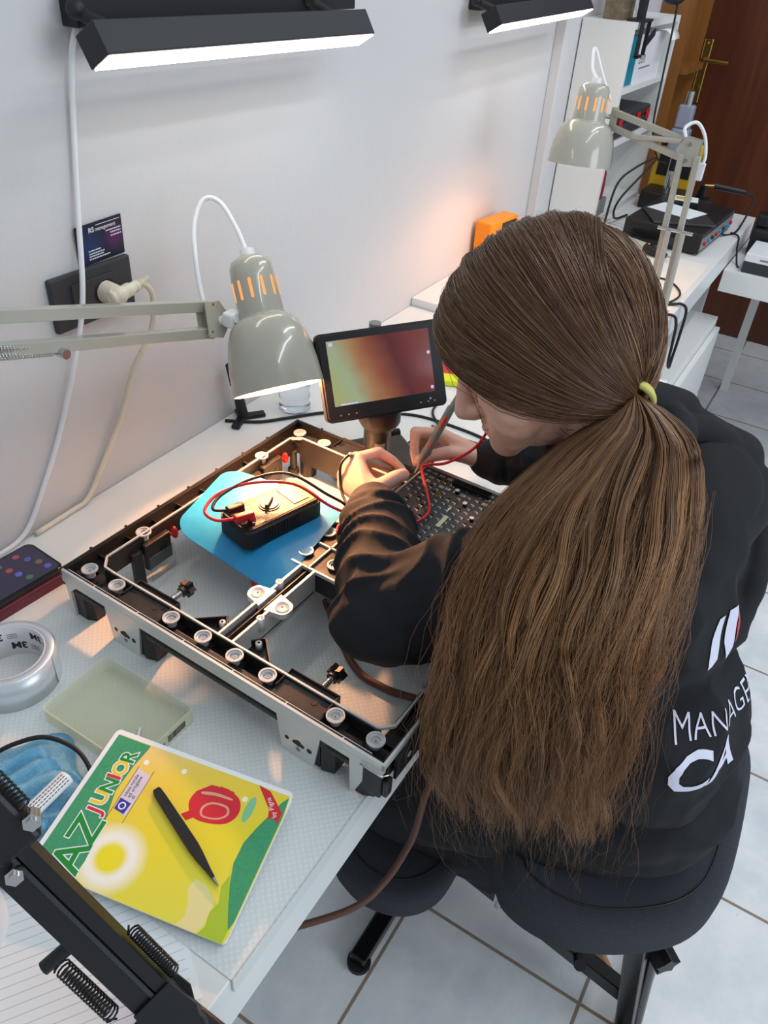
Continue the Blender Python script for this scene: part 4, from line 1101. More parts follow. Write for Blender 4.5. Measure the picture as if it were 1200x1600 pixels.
cov = b.build('cover', CM, nb, 'glossy cover with green title band, yellow sun and red school bag')
uv = cov.data.uv_layers.new(name='UVMap')
inv = TN.inverted(); off = Vector(cov['_o'])
uvs = []
for l in cov.data.loops:
    q = inv @ (cov.data.vertices[l.vertex_index].co + off); uvs += [q.x, q.y]
uv.data.foreach_set('uv', uvs)

tz = MB(TNs)
def tw(sgn, z0, z1):
    a, c = Vector((0.1045, 0.1335)), Vector((0.043, 0.029)); d = (c - a).normalized(); nrm = Vector((-d.y, d.x)); L = (c - a).length
    prof = [(0, .0030), (.02, .0042), (.10, .0047), (.45, .0052), (.62, .0053), (.72, .0043), (.85, .0022), (.93, .0013)]
    left = [a + d * (t * L) + nrm * w_ for t, w_ in prof]; right = [a + d * (t * L) - nrm * w_ for t, w_ in prof][::-1]
    return left + right, a, d, nrm, L
pts, a, d, nrm, L = tw(1, 0, 0)
tzr = thing('tweezers', 'black pointed tweezers with steel tips lying on the exercise book', 'tweezers', tuple(TN @ Vector((.075, .08, .0006))))
for z0 in (0.0007, 0.0038):
    b = MB(TNs); b.prism([(p.x, p.y) for p in pts], z0, z0 + .0016); arm = b.build('arm', 'black', tzr)
    b = MB(TNs); p0, p1 = a + d * (L * .93), a + d * (L * 1.0)
    b.prism([tuple(p0 + nrm * .0013), tuple(p0 - nrm * .0013), tuple(p1 - nrm * .0004), tuple(p1 + nrm * .0004)], z0 + .0003, z0 + .0013); b.build('tip', 'steel', arm)

# ------------------------------------------------------------------ blue cloth and cable
NXc, NYc = 70, 70
V = []; F = []
for i in range(NXc + 1):
    for j in range(NYc + 1):
        s, t = i / NXc, j / NYc
        ang = 2 * math.pi * t
        Rr = 0.094 + 0.012 * math.sin(3 * ang + 1.0) + 0.008 * math.sin(7 * ang)
        x = 0.205 + Rr * s * math.cos(ang) * 0.95; y = -0.355 + Rr * s * math.sin(ang) * 0.95
        f1 = math.sin((x * 0.7 + y * 1.0) * 130 + 1.6 * math.sin(x * 40)); f2 = noise.noise(Vector((x * 22, y * 22, 3)))
        z = 0.004 + 0.020 * (1 - s ** 2.2) + (0.013 * abs(f1) + 0.014 * f2) * (1 - s ** 3)
        zc = 0.7505 + max(0.0004, z)
        q = Vector((x - .108, y + .425)); 
        if q.length < .050: q = q.normalized() * .050; x, y = .108 + q.x, -.425 + q.y
        lq = TN.inverted() @ Vector((x, y, zc))
        if -.004 < lq.x < NX + .004 and -.004 < lq.y < NY + .004 and lq.z > -.0125: zc = max(.7505, zc - (lq.z + .0125))
        V.append((x, y, zc))
for i in range(NXc):
    for j in range(NYc):
        a_ = i * (NYc + 1) + j; F.append([a_, a_ + NYc + 1, a_ + NYc + 2, a_ + 1])
M['cloth'] = mat('microfibre_blue', rgb(110, 170, 204), 0.95, vary=0.12, vscale=160, bump=0.8, bscale=700)
b = MB(); b.add(V, F, 0, True)
cl = thing('cleaning_cloth', 'crumpled light blue microfibre cloth beside the exercise book', 'cloth', (0.205, -0.355, 0.7505))
b.build('fabric', 'cloth', cl)
b = MB()
p0, p1 = Vector((0.208, -0.402, 0.786)), Vector((0.262, -0.398, 0.784)); dd = (p1 - p0).normalized(); u_, v_ = basis(dd)
V = []; F = []
for k in range(13):
    a_ = math.radians(-70 + 250 * k / 12)
    for q in (p0, p1): V.append(q + Vector((0, 0, 1)) * math.sin(a_) * .008 + dd.cross(Vector((0, 0, 1))).normalized() * math.cos(a_) * .0085)
for k in range(12): F.append([2 * k, 2 * k + 1, 2 * k + 3, 2 * k + 2])
b.add(V, F, 0, True)
for k in (5, 6, 7, 8):
    a_ = math.radians(-70 + 250 * k / 12); o = Vector((0, 0, 1)) * math.sin(a_) * .0084 + dd.cross(Vector((0, 0, 1))).normalized() * math.cos(a_) * .0089
    for i in range(12): b.bar(p0 + dd * (.004 + i * .004) + o, p0 + dd * (.0068 + i * .004) + o, .0009, .0002, 1)
b.build('care_label', ['white', 'ink'], cl, 'white printed care label curling up')
b = MB(); b.tube(spline([(0.235, -0.300, 0.772), (0.262, -0.315, 0.778), (0.284, -0.338, 0.782), (0.294, -0.372, 0.776), (0.288, -0.400, 0.764), (0.272, -0.415, 0.757)], 8), .0026, 10)
tag(b.build('cable', 'rubber'), 'short black cable curving out from the blue cloth', 'cable', 'loose cables')

# ------------------------------------------------------------------ paper, can, boom arm
b = MB(); TPp = axes((0.165, -0.53, 0.7502), Vector((0.059, -0.040, 0)), Vector((0.040, 0.059, 0)), (0, 0, 1))
b.bx(-.105, .085, -.085, .085, 0.0, .0004, 0, tf=TPp)
for k in range(17): b.bx(-.100, .080, -.075 + k * .0092, -.0746 + k * .0092, .0004, .0005, 1, tf=TPp)
M['rule'] = mat('rule_grey', rgb(170, 174, 180), 0.7)
tag(b.build('lined_paper', ['paper', 'rule']), 'ruled sheet of paper under the black boom arm', 'paper')
b = MB(); b.box((0.115, -0.625, 0.7504), (0.10, 0.055, .0006), rot=math.radians(24)); tag(b.build('paper_sheet', M.setdefault('bluish', mat('bluish_paper', rgb(222, 228, 240), 0.6))), 'plain white sheet at the desk front under the boom arm', 'paper')
cn = thing('tin_can', 'round printed tin half hidden behind the black boom arm', 'tin', (0.108, -0.425, 0.7502))
b = MB(); b.cyl((.108, -.425, .7503), (.108, -.425, .800), .043, n=40); b.build('body', 'white', cn)
b = MB(); b.lathe([(0.0, .8005), (.040, .8005), (.0425, .802), (.0438, .802), (.0438, .797)], 40, tf=T(.108, -.425, 0)); b.build('lid', 'silver', cn)

bo = thing('boom_arm', 'black spring-balanced boom arm crossing the bottom left corner', 'boom arm', (0.165, -0.69, 0.664))
A0 = Vector((0.134, -0.540, 0.972)); A1 = Vector((0.157, -0.670, 0.798))
d = (A1 - A0).normalized(); w = Vector((0.62, 0.12, 0.78)); w -= d * w.dot(d); w.normalize(); nn = d.cross(w)
TB = axes(A0, d, w, nn); L = (A1 - A0).length
b = MB(TB)
b.bx(-.012, L, 0.002, 0.0120, -.010, -.008, 0); b.bx(-.012, L, 0.002, 0.0120, .008, .010, 0); b.bx(-.012, L, .0106, .0120, -.010, .010, 0, bev=.0006); b.bx(-.012, L, .0015, .0035, -.0095, .0095, 0)
b.build('upper_channel', 'black', bo)
b = MB(TB); b.bx(0.0, L, -0.0200, -0.003, -.009, .009, 0, bev=.0012); b.bx(.0, L, -.0032, .0035, -.004, .004, 0); b.build('lower_channel', 'black', bo)
b = MB(TB); b.bx(0, L, -.0032, .0000, -.0104, -.0088, 0); b.bx(0, L, -.0032, .0000, .0088, .0104, 0); b.build('edge_strip', 'charcoal', bo)
def coil(p, q, r, turns, wr=.0009):
    p, q = Vector(p), Vector(q); dd = q - p; uu, vv = basis(dd); N = turns * 10; m = MB(TB)
    hook = [p - dd.normalized() * .006]
    m.tube(hook + [p + dd * (i / N) + uu * math.cos(2 * math.pi * i / 10) * r + vv * math.sin(2 * math.pi * i / 10) * r for i in range(N + 1)] + [q + dd.normalized() * .006], wr, 5)
    return m
coil((L * .46, -0.033, 0.0), (L * .74, -0.033, 0.0), .0062, 18).build('spring', 'black', bo)
coil((L * .54, 0.0185, 0.0), (L * .78, 0.0185, 0.0), .0048, 18).build('spring', 'black', bo)
coil((-.052, 0.026, .004), (-.020, 0.026, .004), .0050, 9, .0010).build('spring', 'black', bo)
b = MB(TB); b.cyl((L * .42, -.018, 0), (L * .42, -.042, 0), .0055, n=14); b.build('spring_post', 'black', bo)
for (x, y, zs) in ((.012, -.006, 1), (-.020, -.024, 1), (-.012, .026, 1)):
    b = MB(TB); b.cyl((x, y, .006), (x, y, .019), .0068, n=6); b.cyl((x, y, .019), (x, y, .022), .004, n=10); b.build('hex_bolt', 'steel', bo)
b = MB(TB); b.bx(-.062, .005, -.012, .0235, -.014, .012, 0, bev=.004); b.bx(-.052, -.018, -.045, -.010, -.013, .012, 0, bev=.003); b.build('elbow_joint', 'black', bo)
b = MB(TB); b.bar((-.035, -.02, 0), (-.25, .10, .02), .024, .022, bev=.002); b.build('fore_channel', 'black', bo)
b = MB(TB); b.prism([(L - .052, .014), (L - .02, .017), (L + .006, .006), (L + .012, -.018), (L - .03, -.021), (L - .05, -.020)], -.0125, -.0105); b.prism([(L - .052, .014), (L - .02, .017), (L + .006, .006), (L + .012, -.018), (L - .03, -.021), (L - .05, -.020)], .0105, .0125)
b.bx(L - .012, L + .014, -.016, .010, -.011, .011, 0, bev=.003); b.build('base_joint', 'black', bo)
e = TB @ Vector((L + .004, -.003, 0))
b = MB(); b.cyl((e.x, -.690, .77), (e.x, -.682, e.z), .011, n=18); b.build('stem', 'black', bo)
b = MB(); b.bx(e.x - .025, e.x + .025, -.695, -.62, .7512, .770, bev=.003); b.bx(e.x - .022, e.x + .022, -.698, -.680, .60, .770, bev=.003); b.bx(e.x - .022, e.x + .022, -.698, -.62, .598, .612, bev=.003); b.cyl((e.x, -.64, .612), (e.x, -.64, .6635), .008, n=14)
b.build('clamp', 'black', bo)

# ------------------------------------------------------------------ things behind the lamp and along the wall
M['bottle'] = glassy('clear_pet', rgb(236, 244, 250), 0.06, 0.95)
bt = thing('water_bottle', 'clear plastic water bottle behind the near lamp shade', 'bottle', (1.075, -0.085, 0.7502))
b = MB(); prof = [(0.0, 0.0), (.026, 0.0), (.031, .005)]
for k in range(10): prof.append((.031 - (.0025 if k % 2 else 0), .012 + k * .010))
prof += [(.031, .112), (.024, .132), (.0135, .148), (.0125, .160)]
b.lathe(prof, 36, tf=T(1.075, -.085, .7502)); b.build('body', 'bottle', bt)
b = MB(); b.cyl((1.075, -.085, .908), (1.075, -.085, .926), .0155, n=24); b.build('cap', 'white', bt)
ps_ = thing('phone_stand', 'small black tripod stand against the wall behind the lamp', 'stand', (0.985, -0.030, 0.7502))
b = MB(); b.bar((.985, -.03, .7545), (.985 + .035, -.055, .7545), .016, .008, bev=.002); b.bar((.985, -.03, .7545), (.945, -.045, .7545), .016, .008, bev=.002); b.bar((.985, -.03, .7545), (1.0, -.006, .7545), .016, .008, bev=.002); b.build('foot', 'black', ps_)
b = MB(); b.cyl((.985, -.03, .757), (.975, -.026, .835), .011, .008, n=14); b.build('post', 'black', ps_)
b = MB(); b.box((.972, -.026, .848), (.020, .016, .05), bev=.003, rot=RY(-12)); b.build('grip', 'black', ps_)
b = MB(); b.tube(spline([(0.955, -.012, .7535), (.99, -.065, .7535), (1.035, -.100, .7535), (1.10, -.150, .7535), (1.16, -.235, .7535), (1.195, -.300, .7535), (1.20, -.40, .7535), (1.19, -.50, .7535), (1.22, -.565, .7535)], 10), .003, 8)
tag(b.build('cable', 'rubber'), 'long black cable running along the desk behind the frame', 'cable', 'loose cables')
b = MB(); b.tube(spline([(1.10, -.33, .7535), (1.09, -.40, .754), (1.13, -.41, .760), (1.215, -.318, .7535), (1.28, -.30, .7535)], 8), .0026, 8)
tag(b.build('cable', 'rubber'), 'black cable looping on the desk behind the lens barrel', 'cable', 'loose cables')
b = MB(); b.tube(spline([(1.18, -.335, .7525), (1.165, -.40, .757), (1.19, -.47, .7525), (1.28, -.52, .7525), (1.38, -.50, .7525)], 8), .0024, 8)
tag(b.build('cable', 'grey'), 'grey cable on the desk beyond the raised hand', 'cable', 'loose cables')
M['hiyel'] = mat('fluorescent_yellow', rgb(222, 230, 30), 0.4)
b = MB(); b.box((1.40, -.262, .7572), (.12, .07, .012), bev=.003, rot=.4, m=0); b.box((1.40, -.262, .7636), (.05, .05, .0006), rot=.4, m=1)
tag(b.build('note_pad', ['hiyel', 'red']), 'fluorescent yellow pad on the desk right of the screen', 'pad')
M['limeg'] = mat('lime_green', rgb(178, 210, 60), 0.5)
b = MB(); TG = axes((1.175, -.485, .7502), (.70, -.70, 0), (.70, .70, 0), (0, 0, 1)); b.box((0, 0, .006), (.13, .030, .012), 0, bev=.003, tf=TG); b.box((-.012, -.001, .0123), (.07, .018, .0006), 1, tf=TG)
tag(b.build('packet', ['white', 'limeg']), 'white and lime green packet lying beyond the raised hand', 'packet')

# ------------------------------------------------------------------ shelf unit on the far desk
sh = thing('shelf_unit', 'white open shelf unit standing on the far desk against the wall', 'shelf', (2.82, -0.08, 0.7702))
for x in (2.572, 3.055):
    b = MB(); b.bx(x, x + .018, -.158, -.004, .7702, 1.335, bev=.001); b.build('side_panel', 'laminate2', sh)
for z in (.7702, 1.000, 1.150, 1.317):
    b = MB(); b.bx(2.590, 3.055, -.157, -.012, z, z + .018, bev=.001); b.build('shelf_board', 'laminate2', sh)
b = MB(); b.bx(2.590, 3.055, -.012, -.006, .7702, 1.335); b.build('back_panel', 'laminate2', sh)
bx_ = thing('cardboard_box', 'teal and white printed box on the upper shelf of the white unit', 'box', (2.80, -0.085, 1.1682))
b = MB(); b.bx(2.612, 2.70, -.146, -.03, 1.1684, 1.298, 1); b.bx(2.70, 2.985, -.146, -.03, 1.1684, 1.298, 0); b.build('carton', ['white', 'teal'], bx_)
b = MB(); b.text('zenith', .045, axes((2.735, -.1466, 1.222), (1, 0, 0), (0, 0, 1), (0, -1, 0)) if False else axes((2.735, -.1466, 1.222), (1, 0, 0), (0, 0, 1), (0, -1, 0)), 0, .0001) if False else None
b.text('zen', .048, axes((2.735, -.1465, 1.220), (1, 0, 0), (0, 0, 1), (0, -1, 0)), 0, .0001)
for k in range(10): b.bx(2.75 + k * .012, 2.759 + k * .012, -.1468, -.1464, 1.205, 1.209)
b.build('printing', 'grey', bx_)
b = MB()
b.lathe([(.03, 0), (.032, 0), (.032, .09), (.03, .09)], 16, tf=axes((2.93, -.158, 1.272), (0, 0, 1), (0, 1, 0), (-1, 0, 0)) @ T(0, 0, -.06), a0=-1.4, a1=1.6)
b.build('paper_flap', 'white', bx_)
b = MB(); b.box((2.79, -.15, 1.285), (.09, .004, .02), bev=.001, rot=RY(-20)); b.build('handle_strap', 'black', bx_)
oc = thing('tool_case', 'dark tool case with red latches on the middle shelf', 'case', (2.80, -0.08, 1.0182))
b = MB(); b.bx(2.63, 2.99, -.150, -.03, 1.0184, 1.058, bev=.004); b.build('base', 'charcoal', oc)
b = MB(); b.bx(2.63, 2.99, -.150, -.03, 1.059, 1.085, bev=.006); b.build('lid', 'charcoal', oc)
for x in (2.66, 2.85, 2.955):
    b = MB(); b.bx(x - .014, x + .014, -.156, -.150, 1.043, 1.075, bev=.002); b.build('latch', 'red', oc)
b = MB(); b.lathe([(0.0, .0), (.036, 0), (.038, .02), (.036, .05), (.026, .056), (0, .056)], 24, tf=T(2.645, -.118, .7884) @ T(0, 0, .052) @ RX(80)) if False else b.lathe([(0.0, .0), (.040, 0), (.042, .02), (.040, .066), (.030, .074), (0, .074)], 24, tf=T(2.64, -.112, .868))
b = MB(); b.lathe([(0.0, .0), (.038, 0), (.040, .02), (.038, .080), (.030, .090), (0, .090)], 24, tf=T(2.65, -.108, .8400))
rs = thing('red_pot', 'dark red pot on top of a grey box on the lowest shelf', 'pot', (2.65, -.108, .84)); b.build('pot', M.setdefault('dred', mat('dark_red', rgb(150, 30, 42), .45)), rs)
b = MB(); b.bx(2.61, 2.70, -.150, -.05, .7884, .8398, bev=.003); tag(b.build('parts_box', 'grey'), 'small grey box under the dark red pot', 'box')
b = MB(); b.bx(2.605, 2.70, -.11, -.05, 1.3352, 1.382, bev=.001); tag(b.build('wood_block', 'oldwood'), 'weathered wooden block lying on top of the white shelf unit', 'block')
b = MB(); b.bx(2.70, 2.745, -.09, -.05, 1.3352, 1.55, bev=.001); tag(b.build('wood_post', 'oldwood'), 'weathered wooden post upright on top of the white shelf unit', 'post')
ma = thing('monitor_arm', 'black pole arm clamped to the top of the white shelf unit', 'arm', (2.645, -.152, 1.3352))
b = MB(); b.bar((2.645, -.150, 1.337), (2.66, -.145, 1.62), .022, .022, bev=.002, up=(0, 1, 0)); b.build('pole', 'black_matte', ma)
b = MB(); b.bx(2.61, 2.69, -.175, -.12, 1.3352, 1.342, bev=.001); b.bx(2.612, 2.622, -.172, -.162, 1.25, 1.336); b.bx(2.612, 2.662, -.172, -.162, 1.245, 1.253); b.bx(2.680, 2.688, -.172, -.162, 1.25, 1.336); b.build('clamp', 'black_matte', ma)
b = MB(); b.sphere((2.76, -.20, 1.40), (.045, .035, .025), n=16); b.bar((2.66, -.15, 1.46), (2.76, -.20, 1.42), .014, .014); b.build('lamp_head', 'black_matte', ma)
pl_ = thing('potted_sprig', 'tiny green sprig in a white cup on the white shelf top', 'plant', (2.86, -.08, 1.3352))
b = MB(); b.lathe([(0, 0), (.012, 0), (.015, .026), (.013, .026), (.012, .003), (0, .003)], 16, tf=T(2.86, -.08, 1.3352)); b.build('cup', 'white', pl_)
b = MB()
for k in range(9):
    a_ = k * 2.4; r_ = .004 + .0016 * k
    b.sphere((2.86 + r_ * math.cos(a_), -.08 + r_ * math.sin(a_), 1.372 + .004 * k), (.009, .006, .003), n=8, rot=RZ(math.degrees(a_)) @ RY(-25))
    b.cyl((2.86, -.08, 1.339), (2.86 + r_ * math.cos(a_), -.08 + r_ * math.sin(a_), 1.372 + .004 * k), .0008, n=5)
b.build('leaves', M.setdefault('leaf', mat('leaf', rgb(120, 160, 80), .5)), pl_)
b = MB(); b.tube(spline([(2.74, -.215, 1.45), (2.752, -.22, 1.33), (2.748, -.225, 1.2), (2.72, -.24, 1.06), (2.75, -.27, .97), (2.80, -.29, .95)], 8), .003, 8)
tag(b.build('cable', 'rubber'), 'thin dark cable hanging in front of the white shelf unit', 'cable', 'loose cables')

# ------------------------------------------------------------------ on the far desk
b = MB(); TO = axes((2.055, -.045, .7702), (1, -.12, 0), (.12, 1, 0), (0, 0, 1))
ob = thing('orange_box', 'orange box with black panel leaning on the wall behind the head', 'box', (2.055, -.045, .7702))
b.box((0, 0, .060), (.145, .05, .125), bev=.004, tf=TO); b.build('housing', 'orange', ob)
b = MB(); b.box((.022, -.0255, .070), (.072, .003, .09), bev=.001, tf=TO); b.build('panel', 'black_gloss', ob)
b = MB(); b.cyl(TO @ Vector((-.055, -.025, .05)), TO @ Vector((-.055, -.045, .05)), .008, n=14); b.build('knob', 'steel', ob)
b = MB(); b.bx(1.80, 2.46, -.56, -.12, .7702, .7708); tag(b.build('work_sheet', M.setdefault('sheet', mat('pale_sheet', rgb(232, 224, 214), .7, vary=.04, vscale=10))), 'large pale sheet covering the far desk under the cables', 'paper')
dv = thing('power_supply', 'flat black electronic unit on the far desk carrying papers', 'device', (2.70, -.40, .7702))
TD = axes((2.705, -.395, .7702), (1, -.05, 0), (.05, 1, 0), (0, 0, 1))
b = MB(TD); b.bx(-.185, .185, -.125, .115, .006, .066, bev=.003); b.build('housing', 'black', dv)
b = MB(TD); b.bx(-.1865, -.185, -.02, .09, .018, .052, 0); b.build('display_window', 'black_gloss', dv)
b = MB(TD); b.cyl((-.185, -.045, .03), (-.195, -.045, .03), .011, n=18); b.build('knob', 'charcoal', dv)
b = MB(TD); b.bx(-.18, .17, -.1265, -.125, .014, .05, 0); b.build('rear_panel', 'grey', dv)
for k in range(8):
    b = MB(TD); x = -.15 + k * .042; b.cyl((x, -.1265, .032), (x, -.134, .032), .006, n=12); b.build('socket', ['red', 'blue', 'charcoal', 'red', 'blue', 'charcoal', 'blue', 'red'][k], dv)
for sx in (-.16, .16):
    for sy in (-.1, .09):
        b = MB(TD); b.cyl((sx, sy, 0), (sx, sy, .006), .012, n=14); b.build('foot', 'rubber', dv)
b = MB(); b.box((2.635, -.405, .8400), (.16, .19, .007), bev=.002, rot=.5); tag(b.build('tablet', 'charcoal'), 'dark flat tablet lying on the black electronic unit', 'tablet')
b = MB(); b.box((2.69, -.385, .8440), (.11, .15, .0008), rot=-.3, tf=None); tag(b.build('paper_slip', 'paper'), 'white paper slip on the dark tablet', 'paper')
b = MB(); b.box((2.80, -.375, .8465), (.075, .10, .018), 0, bev=.002, rot=.2); b.box((2.80, -.375, .856), (.065, .09, .0006), 1, rot=.2); b.box((2.80, -.375, .8565), (.03, .05, .0006), 2, rot=.2)
tag(b.build('small_box', ['black', 'paper', 'yellow']), 'small box with pale yellow label on the black electronic unit', 'box')
es = thing('electric_screwdriver', 'grey and black electric screwdriver on the far desk before the black unit', 'screwdriver', (2.43, -.375, .7708))
p, q = Vector((2.475, -.285, .786)), Vector((2.405, -.445, .786)); dd = (q - p)
b = MB(); b.cyl(p, p + dd * .55, .013, .0145, n=20); b.build('grip', 'lightgrey', es)
b = MB(); b.cyl(p + dd * .55, p + dd * .92, .0148, .012, n=20); b.cyl(p + dd * .92, q, .012, .006, n=20); b.sphere(p + dd * .6 + Vector((0, 0, .013)), .004, m=1, n=10); b.build('motor_end', ['black', 'orange'], es)
b = MB(); b.cyl(q, q + dd * .12, .0028, n=8); b.build('bit', 'steel', es)
b = MB(); b.cyl(p, p - dd * .08, .004, .002, n=8); b.build('loop', 'lightgrey', es)
ms = thing('microscope_stand', 'microscope with chrome column, grey head and yellow base on the far desk', 'microscope', (2.98, -.26, .7702))
b = MB(); b.bx(2.92, 3.04, -.34, -.20, .7702, .83, bev=.006); b.build('base', 'black', ms)
b = MB(); b.cyl((2.97, -.275, .83), (2.97, -.275, 1.14), .012, n=18); b.build('column', 'steel', ms)
b = MB(); b.bx(2.945, 2.995, -.305, -.245, .955, 1.03, bev=.008); b.bx(2.95, 2.99, -.30, -.25, 1.03, 1.10, bev=.006); b.build('head', M.setdefault('bluegrey', mat('blue_grey_metal', rgb(150, 156, 176), .35, metal=.3)), ms)
for y in (-.318, -.232):
    b = MB(); b.cyl((2.97, y - .008, .99), (2.97, y + .008, .99), .022, n=20); b.build('focus_knob', 'black', ms)
b = MB(); b.cyl((2.955, -.285, .90), (2.955, -.285, .955), .016, n=18); b.build('objective', 'black', ms)
yb = thing('yellow_meter', 'yellow boxed tester standing behind the far microscope column', 'tester', (3.03, -.235, .7702))
b = MB(); b.bx(3.045, 3.09, -.345, -.19, .7702, .97, bev=.006); b.build('housing', 'yellow', yb)
b = MB(); b.bx(3.042, 3.045, -.325, -.21, .86, .95); b.build('panel', 'black', yb)
si = thing('soldering_iron', 'black soldering iron resting in a stand by the brown door end', 'soldering iron', (2.98, -.43, .7702))
b = MB(); b.bx(2.93, 3.00, -.43, -.36, .7702, .83, bev=.006); b.cyl((2.965, -.395, .83), (2.955, -.40, .875), .016, .012, n=16); b.build('stand', 'black', si)
b = MB(); b.cyl((2.955, -.40, .872), (2.965, -.43, .874), .005, .006, n=12); b.build('tip', 'brass', si)
b = MB(); b.cyl((2.965, -.43, .874), (2.985, -.53, .868), .011, .009, n=16); b.build('handle', 'black', si)
b = MB(); b.tube(spline([(2.985, -.53, .868), (2.99, -.562, .85), (2.94, -.560, .80), (2.85, -.555, .774), (2.79, -.530, .774), (2.76, -.522, .80)], 8), .0035, 8); b.build('cord', 'rubber', si)
for pts, lab, r in (
    ([(1.90, -.30, .7745), (2.02, -.34, .7745), (2.19, -.40, .7745), (2.24, -.49, .7745), (2.15, -.555, .7745), (2.03, -.53, .7745), (1.96, -.47, .7745)], 'thin dark cable looping across the pale sheet on the far desk', .0026),
    ([(1.93, -.43, .7745), (2.0, -.48, .776), (2.065, -.555, .7750), (2.078, -.577, .7765), (2.085, -.592, .760), (2.086, -.594, .70), (2.09, -.592, .63), (2.07, -.594, .605), (2.045, -.592, .63), (2.02, -.592, .70), (1.998, -.590, .755), (1.985, -.577, .7768), (1.96, -.53, .7745), (1.92, -.47, .7745)], 'black cable looping down over the front edge of the far desk', .0038),
    ([(2.25, -.10, .7745), (2.42, -.19, .7745), (2.50, -.22, .7745), (2.56, -.20, .80), (2.60, -.20, .90), (2.66, -.22, .94), (2.74, -.27, .97), (2.62, -.215, .86), (2.66, -.20, .79), (2.78, -.21, .7745)], 'tangled black cables beside the white shelf unit', .0036)):
    b = MB(); b.tube(spline(pts, 10), r, 8); tag(b.build('cable', 'rubber'), lab, 'cable', 'loose cables')
b = MB(); b.bx(2.70, 2.86, -.78, -.625, .7003, .735, 0, bev=.002); b.bx(2.70, 2.86, -.78, -.625, .735, .7605, 1, bev=.002); b.bx(2.699, 2.7002, -.72, -.67, .744, .749, 2)
tag(b.build('carton', ['charcoal', 'white', 'grey']), 'black and white carton at the edge of the low side desk', 'box')
hs_ = thing('clamp_stand', 'black clamp stand with steel rod behind the black and white carton', 'stand', (2.95, -.66, .7003))
b = MB(); b.bx(2.88, 2.99, -.72, -.60, .7003, .79, bev=.01); b.build('base', 'black', hs_)
b = MB(); b.cyl((2.93, -.66, .79), (2.945, -.66, 1.02), .007, n=14); b.build('rod', 'steel', hs_)
b = MB(); b.bx(2.92, 2.98, -.70, -.64, .90, 1.0, bev=.008); b.bx(2.90, 2.96, -.64, -.60, .79, .83, bev=.006); b.build('clamp', 'black', hs_)
b = MB(); b.tube(spline([(2.83, -.545, .7745), (2.80, -.575, .775), (2.79, -.583, .74), (2.76, -.60, .704), (2.73, -.61, .704)], 8), .003, 8); tag(b.build('cable', 'rubber'), 'black cable dropping from the far desk to the low side desk', 'cable', 'loose cables')

# ------------------------------------------------------------------ kneeling chair
kc = thing('kneeling_chair', 'black kneeling chair with dark grey cushions under the seated person', 'chair', (0.80, -0.90, 0))
M['fabric'] = mat('charcoal_weave', rgb(56, 58, 66), 0.95, vary=0.4, vscale=900, bump=0.5, bscale=1500)
M['tube'] = mat('black_gloss_steel', rgb(16, 16, 18), 0.22)
def cushion(poly, z0, z1, bev, tf=None):
    m = MB(); m.prism(poly, z0, z1); bm = bmesh.new(); vs = [bm.verts.new(p) for p in m.v]
    for f in m.f: bm.faces.new([vs[i] for i in f])
    bmesh.ops.remove_doubles(bm, verts=bm.verts[:], dist=1e-6)
    bmesh.ops.bevel(bm, geom=[e for e in bm.edges if abs(e.verts[0].co.z - e.verts[1].co.z) < 1e-6], offset=bev, segments=4, affect='EDGES', profile=.6)
    return MB().frombm(bm, 0, True, tf)
so = [tuple(p)[:2] for p in spline([(0.578, -0.80, 0), (0.556, -0.85, 0), (0.566, -0.92, 0), (0.612, -0.995, 0), (0.668, -1.046, 0), (0.74, -1.066, 0), (0.89, -1.062, 0), (0.985, -1.046, 0), (1.035, -1.00, 0), (1.045, -0.90, 0), (1.02, -0.80, 0), (0.93, -0.765, 0), (0.80, -0.755, 0), (0.66, -0.765, 0)], 5, closed=True)]
cs = cushion(so, .440, .520, .022); seat = cs.build('seat', 'fabric', kc)
cx, cy = .80, -.91
seam = [((x - cx) * .87 + cx, (y - cy) * .83 + cy, .5202) for x, y in so]
b = MB(); b.tube(seam, .0016, 6, closed=True); b.build('seam', 'black', seat)
po = [tuple(p)[:2] for p in spline([(0.548, -0.585, 0), (0.556, -0.66, 0), (0.60, -0.705, 0), (0.67, -0.715, 0), (0.80, -0.70, 0), (0.93, -0.715, 0), (1.0, -0.70, 0), (1.045, -0.65, 0), (1.045, -0.56, 0), (0.98, -0.52, 0), (0.80, -0.51, 0), (0.60, -0.52, 0)], 5, closed=True)]
cs = cushion(po, .255, .325, .022); pad = cs.build('knee_pad', 'fabric', kc)
b = MB(); b.tube([((x - .8) * .88 + .8, (y + .61) * .78 - .61, .3255) for x, y in po], .0016, 6, closed=True); b.build('seam', 'black', pad)
for xa, xb in ((.695, .728), (.905, .872)):
    b = MB(); b.bar((xa, -.655, .285), (xb, -1.045, .115), .026, .030, bev=.003); b.build('side_beam', 'tube', kc)
    b = MB(); b.bar((xa - (.04 if xa < .8 else -.04), -.985, .445), (xb - .006 if xa < .8 else xb + .006, -1.045, .03), .024, .030, bev=.003, up=(0, 1, 0)); b.build('rear_leg', 'tube', kc)
    b = MB(); b.bar((xa, -.655, .265), (xa, -.60, .03), .026, .030, bev=.003, up=(1, 0, 0)); b.build('front_leg', 'tube', kc)
b = MB(); b.cyl((.705, -1.005, .445), (.735, -1.06, .02), .011, n=16); b.build('height_tube', 'tube', kc)
b = MB(); b.prism([((.021 if k % 2 == 0 else .013) * math.cos(k * math.pi / 5), (.021 if k % 2 == 0 else .013) * math.sin(k * math.pi / 5)) for k in range(10)], 0, .024, tf=axes((.700, -1.028, .335), (0, 0, 1), (-.027, .025, 0), (-.025, -.027, 0))); b.cyl((.715, -1.01, .335), (.700, -1.028, .335), .008, n=10); b.build('height_knob', 'black', kc)
